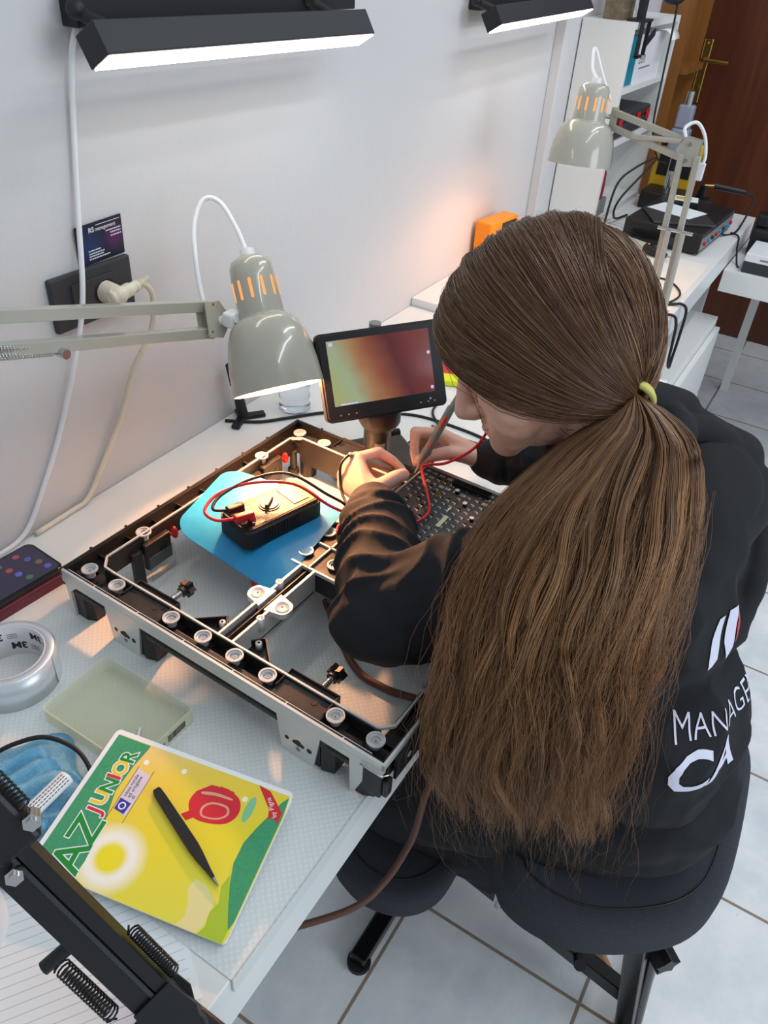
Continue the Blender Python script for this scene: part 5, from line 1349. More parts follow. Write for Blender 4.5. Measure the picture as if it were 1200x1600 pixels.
for y in (-1.05, -.60):
    b = MB(); b.bar((.56, y, .022), (1.04, y, .022), .032, .032, bev=.004); b.build('floor_bar', 'tube', kc)
    for x in (.57, 1.03):
        b = MB(); b.cyl((x, y, 0), (x, y, .012), .022, n=16); b.build('foot_cap', 'rubber', kc)
b = MB(); b.bar((.70, -.78, .225), (.90, -.78, .225), .024, .024, bev=.002); b.build('cross_beam', 'tube', kc)
b = MB(); b.cyl((.708, -.935, .178), (.690, -.94, .192), .010, n=10); b.build('bolt', 'black', kc)
b = MB(); b.add([(.632, -.79, .42), (.645, -.80, .42), (.650, -.80, .33), (.652, -.797, .30), (.640, -.79, .30), (.636, -.79, .33)], [[0, 1, 2, 5], [5, 2, 3, 4]], 0)
b.tube([(.638, -.795, .425), (.643, -.795, .36), (.646, -.796, .30)], .005, 8); b.build('strap', 'lightgrey', kc, 'pale strap hanging below the seat')

# ------------------------------------------------------------------ brown cord
M['brown'] = mat('brown_cord', rgb(96, 62, 50), 0.55)
b = MB(); b.tube(spline([(0.66, -0.45, .757), (0.585, -0.545, .757), (0.574, -0.60, .757), (0.583, -0.655, .758), (0.592, -0.683, .735), (0.598, -0.694, .68), (0.596, -0.684, .635), (0.578, -0.676, .59), (0.560, -0.676, .53), (0.548, -0.672, .492), (0.505, -0.664, .462), (0.45, -0.642, .452), (0.36, -0.56, .44)], 10), .0048, 10)
tag(b.build('cord', 'brown'), 'brown cord dropping over the desk front edge beside the long hair', 'cord')

# ------------------------------------------------------------------ the person
person = thing('person', 'person with long brown ponytail in black hoodie, kneeling on the chair and probing the board', 'person', (0.80, -0.90, 0.0))
M['skin'] = mat('skin', rgb(222, 172, 152), 0.45, sss=0.25, vary=0.06, vscale=60, bump=0.08, bscale=500)
M['sweat'] = mat('black_fleece', rgb(18, 19, 25), 0.85, vary=0.15, vscale=300, bump=0.25, bscale=900)
M['denim'] = mat('black_denim', rgb(20, 21, 25), 0.8, bump=0.3, bscale=900)
M['print'] = mat('white_print', rgb(214, 214, 232), 0.55)
M['redprint'] = mat('red_print', rgb(196, 50, 60), 0.55)

def capsule(m, p, q, r0, r1=None, n=18):
    r1 = r0 if r1 is None else r1
    p, q = Vector(p), Vector(q); d = (q - p); L = d.length; d.normalize(); u, v = basis(d)
    V = []; F = []; rings = []
    K = 5
    for i in range(K + 1):
        a = math.pi / 2 * (1 - i / K); rings.append((p - d * (r0 * math.sin(a)), r0 * math.cos(a)))
    for i in range(K + 1):
        a = math.pi / 2 * (i / K); rings.append((q + d * (r1 * math.sin(a)), r1 * math.cos(a)))
    for c, r in rings:
        for k in range(n):
            a = 2 * math.pi * k / n; V.append(c + (u * math.cos(a) + v * math.sin(a)) * max(r, 1e-5))
    for i in range(len(rings) - 1):
        for k in range(n):
            k2 = (k + 1) % n; F.append([i * n + k, (i + 1) * n + k, (i + 1) * n + k2, i * n + k2])
    F.append(list(range(n))); F.append(list(range((len(rings) - 1) * n, len(rings) * n))[::-1])
    m.add(V, F, 0, True)
def ellipsoid(m, c, r, rot=None, n=24): m.sphere(c, r, 0, n, rot=rot)

def remesh(m, vox, smooth, fac=0.5):
    me = bpy.data.meshes.new('tmp'); me.from_pydata([tuple(v) for v in m.v], [], m.f); me.update()
    bm = bmesh.new(); bm.from_mesh(me); bmesh.ops.recalc_face_normals(bm, faces=bm.faces[:]); bm.to_mesh(me); bm.free()
    o = bpy.data.objects.new('tmp', me); COL.objects.link(o)
    r = o.modifiers.new('r', 'REMESH'); r.mode = 'VOXEL'; r.voxel_size = vox; r.use_smooth_shade = True
    if smooth:
        s = o.modifiers.new('s', 'SMOOTH'); s.iterations = smooth; s.factor = fac
    dg = bpy.context.evaluated_depsgraph_get(); dg.update()
    out = bpy.data.meshes.new_from_object(o.evaluated_get(dg))
    bpy.data.objects.remove(o); bpy.data.meshes.remove(me)
    return out
def coords(me):
    a = np.empty(len(me.vertices) * 3, np.float64); me.vertices.foreach_get('co', a); return a.reshape(-1, 3)
def setco(me, a): me.vertices.foreach_set('co', a.astype(np.float32).ravel()); me.update()
def normals(me):
    a = np.empty(len(me.vertices) * 3, np.float32); me.vertices.foreach_get('normal', a); return a.reshape(-1, 3).astype(np.float64)
def link_mesh(me, name, mats, parent, label=None):
    a = coords(me); off = np.array(parent['_o']); setco(me, a - off)
    me.materials.clear()
    for x in mats: me.materials.append(M[x] if isinstance(x, str) else x)
    me.polygons.foreach_set('use_smooth', [True] * len(me.polygons)); me.update()
    o = bpy.data.objects.new(name, me); COL.objects.link(o); o.parent = parent; o['_o'] = off.tolist()
    if label: o['label'] = label
    return o

# joints
HC = Vector((0.760, -0.655, 1.176))
hf = Vector((-0.44, 0.69, -0.56)).normalized()
hu = Vector((0, 0, 1)); hu -= hf * hu.dot(hf); hu.normalize(); hr = hf.cross(hu)
_t = math.radians(24); hu = (hu * math.cos(_t) + hr * math.sin(_t)).normalized(); hr = hf.cross(hu)
TH = axes(HC, hr, hf, hu)      # local: x right, y face, z crown
def H(x, y, z): return TH @ Vector((x, y, z))
NECK = Vector((0.785, -0.755, 1.050))
SL, EL, WL = Vector((0.668, -0.780, 0.985)), Vector((0.590, -0.590, 0.880)), Vector((0.768, -0.452, 0.866))
SR, ER, WR = Vector((0.868, -0.765, 0.995)), Vector((1.020, -0.675, 0.885)), Vector((0.962, -0.540, 0.868))

LH = {   # left hand joints: knuckle, middle joint, end joint, tip
    'i': [(0.812, -0.396, 0.893), (0.848, -0.412, 0.893), (0.858, -0.432, 0.880), (0.862, -0.446, 0.869)],
    'm': [(0.806, -0.389, 0.882), (0.847, -0.398, 0.874), (0.858, -0.424, 0.864), (0.858, -0.442, 0.858)],
    'r': [(0.797, -0.386, 0.870), (0.836, -0.391, 0.858), (0.842, -0.416, 0.850), (0.835, -0.432, 0.850)],
    'p': [(0.787, -0.392, 0.859), (0.816, -0.391, 0.850), (0.822, -0.411, 0.848), (0.813, -0.424, 0.849)],
    't': [(0.783, -0.448, 0.876), (0.815, -0.462, 0.886), (0.838, -0.462, 0.878), (0.856, -0.455, 0.866)]}
RHn = {
    'i': [(0.941, -0.462, 0.898), (0.918, -0.434, 0.902), (0.908, -0.440, 0.880), (0.902, -0.449, 0.862)],
    'm': [(0.953, -0.460, 0.888), (0.935, -0.428, 0.884), (0.920, -0.434, 0.866), (0.908, -0.446, 0.855)],
    'r': [(0.961, -0.464, 0.875), (0.950, -0.432, 0.866), (0.932, -0.438, 0.855), (0.922, -0.452, 0.852)],
    'p': [(0.966, -0.472, 0.863), (0.960, -0.444, 0.855), (0.945, -0.448, 0.851), (0.935, -0.460, 0.851)],
    't': [(0.944, -0.520, 0.877), (0.921, -0.492, 0.885), (0.906, -0.468, 0.877), (0.899, -0.456, 0.864)]}
FR = {'i': (.0095, .0085, .0075, .0062), 'm': (.0098, .0088, .0076, .0064), 'r': (.0092, .0082, .0072, .006), 'p': (.0082, .0072, .0062, .0052), 't': (.0135, .0108, .0096, .0074)}
def add_hand(m, W, fore, fing):
    W = Vector(W)
    capsule(m, fore, W, 0.030, 0.0225)
    for k, js in fing.items():
        js = [Vector(j) for j in js]; r = FR[k]
        if k == 't': capsule(m, W, js[0], .018, .0145)
        else: capsule(m, W + (js[0] - W) * .12, js[0], .0155, r[0] + .002)
        for a in range(3): capsule(m, js[a], js[a + 1], r[a], r[a + 1], 14)
    # fill the palm
    ks = [Vector(fing[k][0]) for k in 'imrp']
    for a in range(3):
        mid = (ks[a] + ks[a + 1]) / 2; capsule(m, W + (mid - W) * .2, mid, .0150, .0105)
    capsule(m, Vector(fing['t'][0]), ks[0] + (W - ks[0]) * .35, .0125, .0105)

b = MB()
# skull, jaw, face
ellipsoid(b, H(0, -0.012, 0.012), (0.070, 0.092, 0.084), rot=TH.to_3x3().to_4x4())
ellipsoid(b, H(0, 0.030, -0.040), (0.060, 0.062, 0.068), rot=TH.to_3x3().to_4x4())
capsule(b, H(-.032, .056, -.055), H(0, .080, -.080), .033, .021); capsule(b, H(.032, .056, -.055), H(0, .080, -.080), .033, .021)
capsule(b, H(-.052, .014, -.048), H(-.020, .068, -.077), .023, .019); capsule(b, H(.052, .014, -.048), H(.020, .068, -.077), .023, .019)
capsule(b, H(-.036, .058, -.028), H(-.044, .052, -.048), .028); capsule(b, H(.036, .058, -.028), H(.044, .052, -.048), .028)
capsule(b, H(-.048, .066, .018), H(.048, .066, .018), .018)                      # brow
capsule(b, H(0, .086, .010), H(0, .110, -.030), .008, .0105); capsule(b, H(0, .110, -.030), H(0, .100, -.038), .0105, .009)
for s in (-1, 1): capsule(b, H(s * .008, .098, -.034), H(s * .011, .094, -.036), .0075)
capsule(b, H(-.018, .092, -.056), H(.018, .092, -.056), .0068); capsule(b, H(-.015, .090, -.064), H(.015, .090, -.064), .0075)
for s in (-1, 1):
    capsule(b, H(s * .064, -.014, -.004), H(s * .064, -.008, -.032), .010, .008)    # ears
    ellipsoid(b, H(s * .031, .074, -.004), (.012, .012, .012))
# neck, torso, limbs in one skin
capsule(b, H(0, -.020, -.060), NECK, .052, .056)
capsule(b, NECK, (0.78, -.82, .96), .056, .08)
ellipsoid(b, (0.745, -0.830, 0.90), (.115, .08, .15)); ellipsoid(b, (0.740, -.885, .74), (.108, .08, .14)); ellipsoid(b, (0.755, -.90, .615), (.13, .10, .085))
capsule(b, SL, SR, .052)
capsule(b, SL, EL, .046, .038); capsule(b, EL, WL, .038, .024); capsule(b, SR, ER, .046, .038); capsule(b, ER, WR, .038, .024)
add_hand(b, WL, EL + (WL - EL) * .6, LH); add_hand(b, WR, ER + (WR - ER) * .6, RHn)
KN = [(Vector((.69, -.89, .60)), Vector((.665, -.590, .395)), Vector((.768, -.84, .19)), Vector((.772, -.93, .075))),
      (Vector((.87, -.89, .60)), Vector((.93, -.590, .395)), Vector((.832, -.84, .19)), Vector((.828, -.93, .075)))]
for hp, kn, an, to in KN:
    capsule(b, hp, kn, .075, .050); capsule(b, kn, an, .048, .030); capsule(b, an, to, .028, .022)
me = remesh(b, 0.0026, 4)
body_bvh = BVHTree.FromPolygons([v.co.copy() for v in me.vertices], [list(f.vertices) for f in me.polygons])
body = link_mesh(me, 'body', ['skin'], person)
# nails on visible fingers
b = MB()
for hand in (LH, RHn):
    for k in 'itm':
        js = [Vector(j) for j in hand[k]]; d = (js[3] - js[2]).normalized(); up = (js[1] - js[2]); up -= d * up.dot(d)
        up = up.normalized() if up.length > 1e-5 else Vector((0, 0, 1)); up = (up + Vector((-.4, -.2, .5))).normalized(); up -= d * up.dot(d); up.normalize()
        b.sphere(js[3] + d * .001 + up * (FR[k][3] * .92), (.0042, .0052, .0012), n=10, rot=axes((0, 0, 0), up.cross(d), d, up))
b.build('fingernail', mat('nail', rgb(232, 180, 166), .25), body)

# sweatshirt
b = MB()
ellipsoid(b, (0.745, -0.835, 0.89), (.140, .105, .165)); ellipsoid(b, (0.740, -.890, .74), (.140, .108, .15)); ellipsoid(b, (0.755, -.905, .635), (.155, .125, .085))
ellipsoid(b, (0.765, -.815, .965), (.135, .088, .10))
capsule(b, SL + Vector((.02, -.005, .0)), SR - Vector((.02, .005, 0)), .072)
capsule(b, SL, EL, .070, .064); capsule(b, EL, EL + (WL - EL) * .80, .064, .047); capsule(b, EL + (WL - EL) * .80, WL - (WL - EL) * .03, .047, .036)
capsule(b, SR, ER, .070, .060); capsule(b, ER, ER + (WR - ER) * .80, .060, .045); capsule(b, ER + (WR - ER) * .80, WR - (WR - ER) * .03, .045, .034)
ellipsoid(b, EL + Vector((-.010, .0, -.004)), (.066, .064, .058))
# collar and hood lying on the back
for k in range(14):
    a0, a1 = math.radians(360 / 14 * k), math.radians(360 / 14 * (k + 1))
    f = lambda a: NECK + Vector((math.cos(a) * .062, math.sin(a) * .060 + .004, .028 - .022 * math.sin(a)))
    capsule(b, f(a0), f(a1), .020, None, 12)
ellipsoid(b, (0.800, -.850, 1.030), (.090, .060, .050), rot=RX(-25)); ellipsoid(b, (0.785, -.885, .968), (.095, .042, .078), rot=RX(-12))
capsule(b, (0.715, -.875, 1.00), (0.850, -.895, 1.02), .036); capsule(b, (0.855, -.775, 1.080), (0.872, -.865, 1.050), .030, .036); capsule(b, (0.820, -.760, 1.108), (0.866, -.795, 1.088), .026)
capsule(b, (0.715, -.900, .915), (0.850, -.900, .918), .027)
rim_ = [Vector(p) for p in spline([(0.79, -.785, 1.090), (0.840, -.835, 1.088), (0.862, -.890, 1.040), (0.845, -.925, .970), (0.785, -.938, .912), (0.715, -.918, .905), (0.665, -.875, .94)], 3)]
for p_, q_ in zip(rim_[:-1], rim_[1:]): capsule(b, p_, q_, .0165, None, 12)
me = remesh(b, 0.0038, 8)
P = coords(me); N = normals(me)
def seg_t(P, a, c):
    a, c = np.array(a), np.array(c); d = c - a; L = np.linalg.norm(d); d = d / L
    t = (P - a) @ d; q = a + np.clip(t, 0, L)[:, None] * d
    return t / L, np.linalg.norm(P - q, axis=1), (P - q)
disp = np.zeros(len(P))
for (a, c, amp, freq, ph, lo, hi) in ((EL, WL, .0050, 19.0, 0.3, -.15, .95), (SL, EL, .0055, 13.0, 1.1, .25, 1.2), (ER, WR, .004, 15, .3, 0, .95)):
    t, dist, q = seg_t(P, a, c)
    wv = np.array([noise.noise(Vector((p[0] * 11, p[1] * 11, p[2] * 11))) for p in P])
    wv2 = np.array([noise.noise(Vector((p[0] * 26 + 5, p[1] * 26, p[2] * 26))) for p in P])
    mask = np.clip((0.085 - dist) / 0.02, 0, 1) * np.clip((t - lo) / .15, 0, 1) * np.clip((hi - t) / .12, 0, 1)
    s = np.sin(t * freq + wv * 4.2 + ph)
    disp += amp * mask * ((1.0 - np.abs(s) ** 0.9) * 1.5 - .6 + wv2 * .5)
# broad folds over back and hood
wv = np.array([noise.noise(Vector((p[0] * 9, p[1] * 9, p[2] * 16 + 2))) + .5 * noise.noise(Vector((p[0] * 20, p[1] * 20, p[2] * 34))) for p in P])
fold = np.array([1 - abs(noise.noise(Vector((p[0] * 8 + p[2] * 5, p[1] * 8, p[2] * 13 - p[0] * 6 + 4)))) * 2.6 for p in P])
back_m = np.clip((-.80 - P[:, 1]) / .05, 0, 1)
disp += wv * .006 + back_m * np.clip(fold, -.5, 1) * .0085
P += N * disp[:, None]
# cuffs: pinch just before the sleeve ends
for W, E in ((WL, EL), (WR, ER)):
    t, dist, q = seg_t(P, E, W); L = (W - E).length
    k = np.exp(-((t - .80) / .05) ** 2) * (dist < .08)
    P -= q * (k * .16)[:, None]
setco(me, P)
sweat_bvh = BVHTree.FromPolygons([Vector(p) for p in P], [list(f.vertices) for f in me.polygons])
sweat = link_mesh(me, 'sweatshirt', ['sweat'], person, 'black hooded sweatshirt with white print on the back')

# print on the back, wrapped round the garment and laid on its surface
def wrap_print(m, src, a0, z0, mi=0, Rm=.115):
    bm = bmesh.new(); vs = [bm.verts.new(p) for p in src.v]
    for f in src.f:
        try: bm.faces.new([vs[i] for i in f])
        except ValueError: pass
    bmesh.ops.triangulate(bm, faces=bm.faces[:])
    for _ in range(3):
        es = [e for e in bm.edges if e.calc_length() > .004]
        if es: bmesh.ops.subdivide_edges(bm, edges=es, cuts=1)
    bmesh.ops.triangulate(bm, faces=bm.faces[:]); bm.verts.index_update()
    V = []
    for v in bm.verts:
        a = math.radians(a0) + v.co.x / Rm; d = Vector((math.cos(a), math.sin(a), 0)); o = Vector((.745, -.86, z0 + v.co.y)) + d * .4
        h = sweat_bvh.ray_cast(o, -d)
        V.append((h[0] + d * .0014) if h[0] else o - d * .28)
    m.add(V, [[v.index for v in f.verts] for f in bm.faces], mi, True); bm.free()
b = MB(); br2 = MB()
t_ = MB(); t_.text('MANAGEMENT', .036, Matrix.Diagonal((.86, 1, 1, 1)), 0, 0.0, off=-.0004); wrap_print(b, t_, -149, .826)
t_ = MB(); t_.text('CA', .062, Matrix.Identity(4), 0, 0.0, off=.0012, shear=.15); wrap_print(b, t_, -152, .776)
t_ = MB(); t_.prism([(0, 0), (.016, .006), (.026, .052), (.012, .052), (.003, .03)], 0, .0001); t_.v = t_.v[5:10]; t_.f = [[0, 1, 2, 3, 4]]; wrap_print(b, t_, -138, .916)
t_ = MB(); t_.v = [Vector((.036, -.002, 0)), Vector((.050, .008, 0)), Vector((.062, .055, 0)), Vector((.036, .055, 0)), Vector((.029, .02, 0))]; t_.f = [[0, 1, 2, 3, 4]]; wrap_print(b, t_, -138, .916)
t_ = MB(); t_.v = [Vector((.056, .010, 0)), Vector((.063, .012, 0)), Vector((.072, .045, 0)), Vector((.062, .045, 0))]; t_.f = [[0, 1, 2, 3]]; wrap_print(br2, t_, -138, .916, 0)
b.build('back_print', 'print', sweat, 'white lettering printed on the back'); br2.build('back_print', 'redprint', sweat, 'red stroke printed on the back')

# trousers and shoes
b = MB()
ellipsoid(b, (0.78, -.910, .605), (.160, .122, .082))
for hp, kn, an, to in KN:
    capsule(b, hp, kn, .088, .064); capsule(b, kn, an + (kn - an) * .12, .060, .045)
me = remesh(b, 0.006, 5); P = coords(me); N = normals(me)
P += N * np.array([.005 * noise.noise(Vector((p[0] * 18, p[1] * 18, p[2] * 30))) for p in P])[:, None]; setco(me, P)
link_mesh(me, 'trousers', ['denim'], person)
for i, (hp, kn, an, to) in enumerate(KN):
    b = MB(); d = (to - an).normalized()
    capsule(b, an + d * .02, to, .036, .034); capsule(b, an - d * .02, an + d * .03, .036, .038); capsule(b, an + Vector((0, -.03, -.01)), to + Vector((0, -.02, -.005)), .032, .030)
    me = remesh(b, .004, 4); shoe = link_mesh(me, 'shoe', ['white'], person, 'white shoe tucked under the seat')
    b = MB(); b.bar(an + Vector((0, -.060, -.012)), to + Vector((0, -.047, -.02)), .058, .012, bev=.005, up=(1, 0, 0)); b.build('sole', mat('gum_sole', rgb(170, 126, 90), .6), shoe)

# ------------------------------------------------------------------ hair
def hair_mat(name):
    m = bpy.data.materials.new(name); m.use_nodes = True
    nt = m.node_tree; n = nt.nodes; lk = nt.links; p = n['Principled BSDF']
    at = n.new('ShaderNodeVertexColor'); at.layer_name = 'Col'
    lk.new(at.outputs['Color'], p.inputs['Base Color'])
    p.inputs['Roughness'].default_value = 0.42; p.inputs['Specular IOR Level'].default_value = 0.55
    return m
M['hair'] = hair_mat('brown_hair')
RS = np.random.RandomState(5)
def strands_mesh(name, paths, radii, cols, extra=None):
    """paths: list of (n,3); builds three-sided tubes, one mesh; extra = (verts, faces, colours)"""
    VV, FF, CC = [], [], []; o = 0
    for path, r, c in zip(paths, radii, cols):
        path = np.asarray(path); n = len(path)
        tg = np.gradient(path, axis=0); tg /= np.linalg.norm(tg, axis=1)[:, None] + 1e-12
        ref = np.array([0.3, 0.5, 0.8]); u = np.cross(tg, ref); u /= np.linalg.norm(u, axis=1)[:, None] + 1e-12; w = np.cross(tg, u)
        rr = (r * np.clip(np.linspace(2.2, .0, n) ** .5, .25, 1))[:, None]
        v = np.stack([path + (u * math.cos(a) + w * math.sin(a)) * rr for a in (0, 2.094, 4.189)], 1).reshape(-1, 3)
        i = np.arange(n - 1)[:, None] * 3; k = np.array([[0, 1], [1, 2], [2, 0]])
        f = np.stack([i + k[:, 0], i + k[:, 1], i + 3 + k[:, 1], i + 3 + k[:, 0]], -1).reshape(-1, 4) + o
        VV.append(v); FF.append(f); CC.append(np.repeat(c, 3, axis=0) if np.ndim(c) == 2 else np.tile(c, (len(v), 1))); o += len(v)
    V = np.concatenate(VV); F = np.concatenate(FF); Cc = np.concatenate(CC)
    if extra is not None:
        ev, ef, ec = extra; F = np.concatenate([F, np.asarray(ef) + len(V)]); V = np.concatenate([V, ev]); Cc = np.concatenate([Cc, ec])
    me = bpy.data.meshes.new(name); me.vertices.add(len(V)); me.vertices.foreach_set('co', V.astype(np.float32).ravel())
    me.loops.add(len(F) * 4); me.loops.foreach_set('vertex_index', F.astype(np.int32).ravel())
    me.polygons.add(len(F)); me.polygons.foreach_set('loop_start', (np.arange(len(F)) * 4).astype(np.int32))
    me.update(calc_edges=True); me.validate()
    ca = me.color_attributes.new('Col', 'FLOAT_COLOR', 'POINT')
    ca.data.foreach_set('color', np.concatenate([Cc, np.ones((len(Cc), 1))], 1).astype(np.float32).ravel())
    return me
def hcol(n, base, hi, tip=None):
    k = RS.beta(1.3, 2.2, n)[:, None]; return np.array(base) * (1 - k) + np.array(hi) * k
DK, MD, LT, GD = np.array(rgb(78, 54, 36)), np.array(rgb(122, 86, 60)), np.array(rgb(164, 118, 78)), np.array(rgb(206, 158, 98))

A_R, A_F, A_U = 0.083, 0.112, 0.099       # hair ellipsoid half-axes
TIE = Vector((0.757, -0.762, 1.148))
Minv = TH.inverted()
tl = Minv @ TIE; A_L = 0.132
tie_dir = np.array((tl.x / A_R, (tl.y + .01) / A_F, (tl.z - .01) / (A_L if tl.z < .01 else A_U))); tie_dir /= np.linalg.norm(tie_dir)
C0 = np.array((0, -0.010, 0.010))
def surf(d, h=0.0):
    d = d / (np.linalg.norm(d, axis=-1, keepdims=True) + 1e-12)
    sc = np.where(d[..., 2:3] < 0, np.array((A_R, A_F, A_L)), np.array((A_R, A_F, A_U)))
    return C0 + d * (sc + h)
Rm = np.array(TH.to_3x3()); HCn = np.array(HC)
def toworld(L): return L @ Rm.T + HCn
def part_dir(a):          # along the parting, a=0 hairline .. 1 behind the crown
    ang = math.radians(38 + 92 * a)
    return np.array((0.10, math.cos(ang), math.sin(ang)))
paths, radii, cols = [], [], []
NS = 9500
clump = [RS.rand(3) for _ in range(220)]
for i in range(NS):
    side = -1 if RS.rand() < .68 else 1
    a = RS.rand() ** 1.1 * 1.15 - .05
    s = part_dir(a) + RS.normal(0, .02, 3)
    # sweep: down the side of the head, then back to the tie
    a_ = max(a, 0.0); low = np.array((side * (1.0), 0.30 * (1 - a_) - .20 * a_, -0.58 + 0.78 * a_)) + np.clip(RS.normal(0, .035, 3), -.05, .05)
    t = np.linspace(0, 1, 18)[:, None]
    wob = RS.normal(0, .02, 3)
    B = (1 - t) ** 3 * s + 3 * (1 - t) ** 2 * t * (s * .35 + low * .95 + wob) + 3 * (1 - t) * t ** 2 * (low * .80 + tie_dir * .42 + wob) + t ** 3 * tie_dir
    h = RS.beta(2, 1.5) * .010 + .0015 * np.sin(t * 9 + a * 40 + side)
    # strand clumps give ridges
    h = h + .0022 * math.sin(a * 95 + side * 2)
    h = h - .012 * t ** 6
    paths.append(toworld(surf(B, h))); radii.append(RS.uniform(.00022, .00040))
    k = RS.rand(); stripe = .5 + .5 * math.sin(a * 60 + 3 * math.sin(a * 17))
    c = DK * (1 - k) + MD * k
    if RS.rand() < .16 + .16 * stripe: c = MD * (1 - k * .7) + LT * k * .7
    if RS.rand() < .012: c = GD * .8
    cols.append(c)
def keepd(d): return 1.5 * d[1] - .8 * d[2] < 0.60 and not (d[2] < 0.10 and d[1] > -.60)
cnt = 0
while cnt < 3600:
    d = RS.normal(0, 1, 3); d /= np.linalg.norm(d)
    if not keepd(d): continue
    cnt += 1
    t = np.linspace(0, 1, 14)[:, None]
    mid = d * .6 + tie_dir * .5 + np.array((np.sign(d[0]) * .25, 0, -.10)) + RS.normal(0, .05, 3)
    B = (1 - t) ** 2 * d + 2 * (1 - t) * t * mid + t * t * tie_dir
    h = RS.beta(2, 2) * .006 + .0015 * math.sin(d[0] * 40 + d[1] * 25) - .010 * t ** 6
    paths.append(toworld(surf(B, h))); radii.append(RS.uniform(.00028, .00046))
    k = RS.rand(); cols.append(DK * (1 - k) + MD * k if RS.rand() < .7 else MD * (1 - k) + LT * k)
# baby hairs
for i in range(160):
    a = RS.rand(); d = np.array((RS.normal(-.2, .6), math.cos(math.radians(35 + 110 * a)), math.sin(math.radians(35 + 110 * a)))) ; t = np.linspace(0, 1, 12)[:, None]
    B = d + t * RS.normal(0, .22, 3) + t * (tie_dir - d) * .25
    if B[:, 2].min() < .25: continue
    h = .008 + t ** 1.5 * RS.uniform(.002, .011)
    paths.append(toworld(surf(B, h))); radii.append(.00014); cols.append(MD)
# keep the hair outside the cheeks, ears and jaw
def clear_skin(path, gap):
    out = np.array(path)
    for k in range(len(out)):
        p = Vector(out[k]); co, nr, _, dist = body_bvh.find_nearest(p, .05)
        if co is None: continue
        sd = (p - co).dot(nr)
        if sd < gap: out[k] = co + nr * gap
    return out
kept = []
for i_ in range(len(paths)):
    if (Minv @ Vector(paths[i_][len(paths[i_]) // 2])).z < .045:
        q_ = clear_skin(paths[i_], .0035 + .003 * ((i_ * 37) % 11) / 11)
        mv_ = np.linalg.norm(q_ - paths[i_], axis=1)
        if mv_.max() > .011: continue
        paths[i_] = q_
    kept.append(i_)
paths = [paths[k] for k in kept]; radii = [radii[k] for k in kept]; cols = [cols[k] for k in kept]
# scalp shell under the strands
ev, ef = [], []
NU_, NV_ = 48, 32
def keep(d): return 1.5 * d[1] - .8 * d[2] < 0.56 and not (d[2] < -0.10 and d[1] > -.55)
idx = {}
for j in range(NV_ + 1):
    for i in range(NU_):
        th = math.pi * j / NV_; ph = 2 * math.pi * i / NU_
        d = np.array((math.sin(th) * math.cos(ph), math.sin(th) * math.sin(ph), math.cos(th)))
        idx[(j, i)] = len(ev); ev.append((d, toworld(surf(d, -.001))))
for j in range(NV_):
    for i in range(NU_):
        q = [idx[(j, i)], idx[(j + 1, i)], idx[(j + 1, (i + 1) % NU_)], idx[(j, (i + 1) % NU_)]]
        if all(keep(ev[x][0]) for x in q): ef.append(q)
ev = np.array([e[1] for e in ev])
me = strands_mesh('hair', paths, radii, cols, (ev, ef, np.tile(DK, (len(ev), 1))))
hair = link_mesh(me, 'hair', ['hair'], person, 'long brown hair swept back over the head')

# ponytail: guide columns of world points, one list per column from the tie down
GUIDES = [[[0.749, -0.764, 1.153], [0.716, -0.742, 1.124], [0.692, -0.713, 1.091], [0.622, -0.687, 1.042], [0.559, -0.683, 0.998], [0.523, -0.691, 0.942], [0.502, -0.701, 0.869], [0.484, -0.706, 0.795], [0.485, -0.733, 0.729]], [[0.749, -0.764, 1.153], [0.702, -0.764, 1.135], [0.672, -0.751, 1.108], [0.612, -0.739, 1.072], [0.559, -0.739, 1.027], [0.526, -0.746, 0.972], [0.509, -0.755, 0.9], [0.492, -0.761, 0.818], [0.486, -0.784, 0.739]], [[0.749, -0.764, 1.153], [0.702, -0.783, 1.14], [0.667, -0.782, 1.121], [0.619, -0.781, 1.086], [0.574, -0.789, 1.042], [0.543, -0.793, 0.986], [0.527, -0.801, 0.913], [0.511, -0.81, 0.829], [0.5, -0.83, 0.742]], [[0.749, -0.764, 1.153], [0.718, -0.796, 1.142], [0.693, -0.815, 1.125], [0.652, -0.824, 1.089], [0.607, -0.834, 1.041], [0.577, -0.839, 0.984], [0.558, -0.843, 0.912], [0.539, -0.851, 0.829], [0.522, -0.866, 0.739]], [[0.749, -0.764, 1.153], [0.748, -0.815, 1.139], [0.744, -0.848, 1.114], [0.719, -0.864, 1.074], [0.671, -0.877, 1.017], [0.632, -0.885, 0.959], [0.603, -0.883, 0.893], [0.581, -0.888, 0.814], [0.545, -0.89, 0.727]]]
G = np.array(GUIDES)                      # (cols, rows, 3)
def resample(C, n):
    sp_ = spline([tuple(p) for p in C], 8); sp_ = np.array([tuple(p) for p in sp_]); d = np.r_[0, np.cumsum(np.linalg.norm(np.diff(sp_, axis=0), axis=1))]
    t = np.linspace(0, d[-1], n); return np.stack([np.interp(t, d, sp_[:, k]) for k in range(3)], 1)
NR = 30
GC = np.stack([resample(c, NR) for c in G])         # (cols, NR, 3)
nc = len(GC)
back = np.array((0.62, 0.30, -0.35)); back /= np.linalg.norm(back)
TH_ = 0.036 * np.sin(np.linspace(.25, math.pi * .92, NR))[:, None] + .006
def column(s):
    x = s * (nc - 1); i = min(int(x), nc - 2); f = x - i
    i0, i3 = max(i - 1, 0), min(i + 2, nc - 1)
    p0, p1, p2, p3 = GC[i0], GC[i], GC[i + 1], GC[i3]
    return .5 * (2 * p1 + (p2 - p0) * f + (2 * p0 - 5 * p1 + 4 * p2 - p3) * f * f + (3 * p1 - p0 - 3 * p2 + p3) * f ** 3)
side_ax = GC[-1] - GC[0]; side_ax /= np.linalg.norm(side_ax, axis=1)[:, None] + 1e-9
side_ax[0] = side_ax[1]
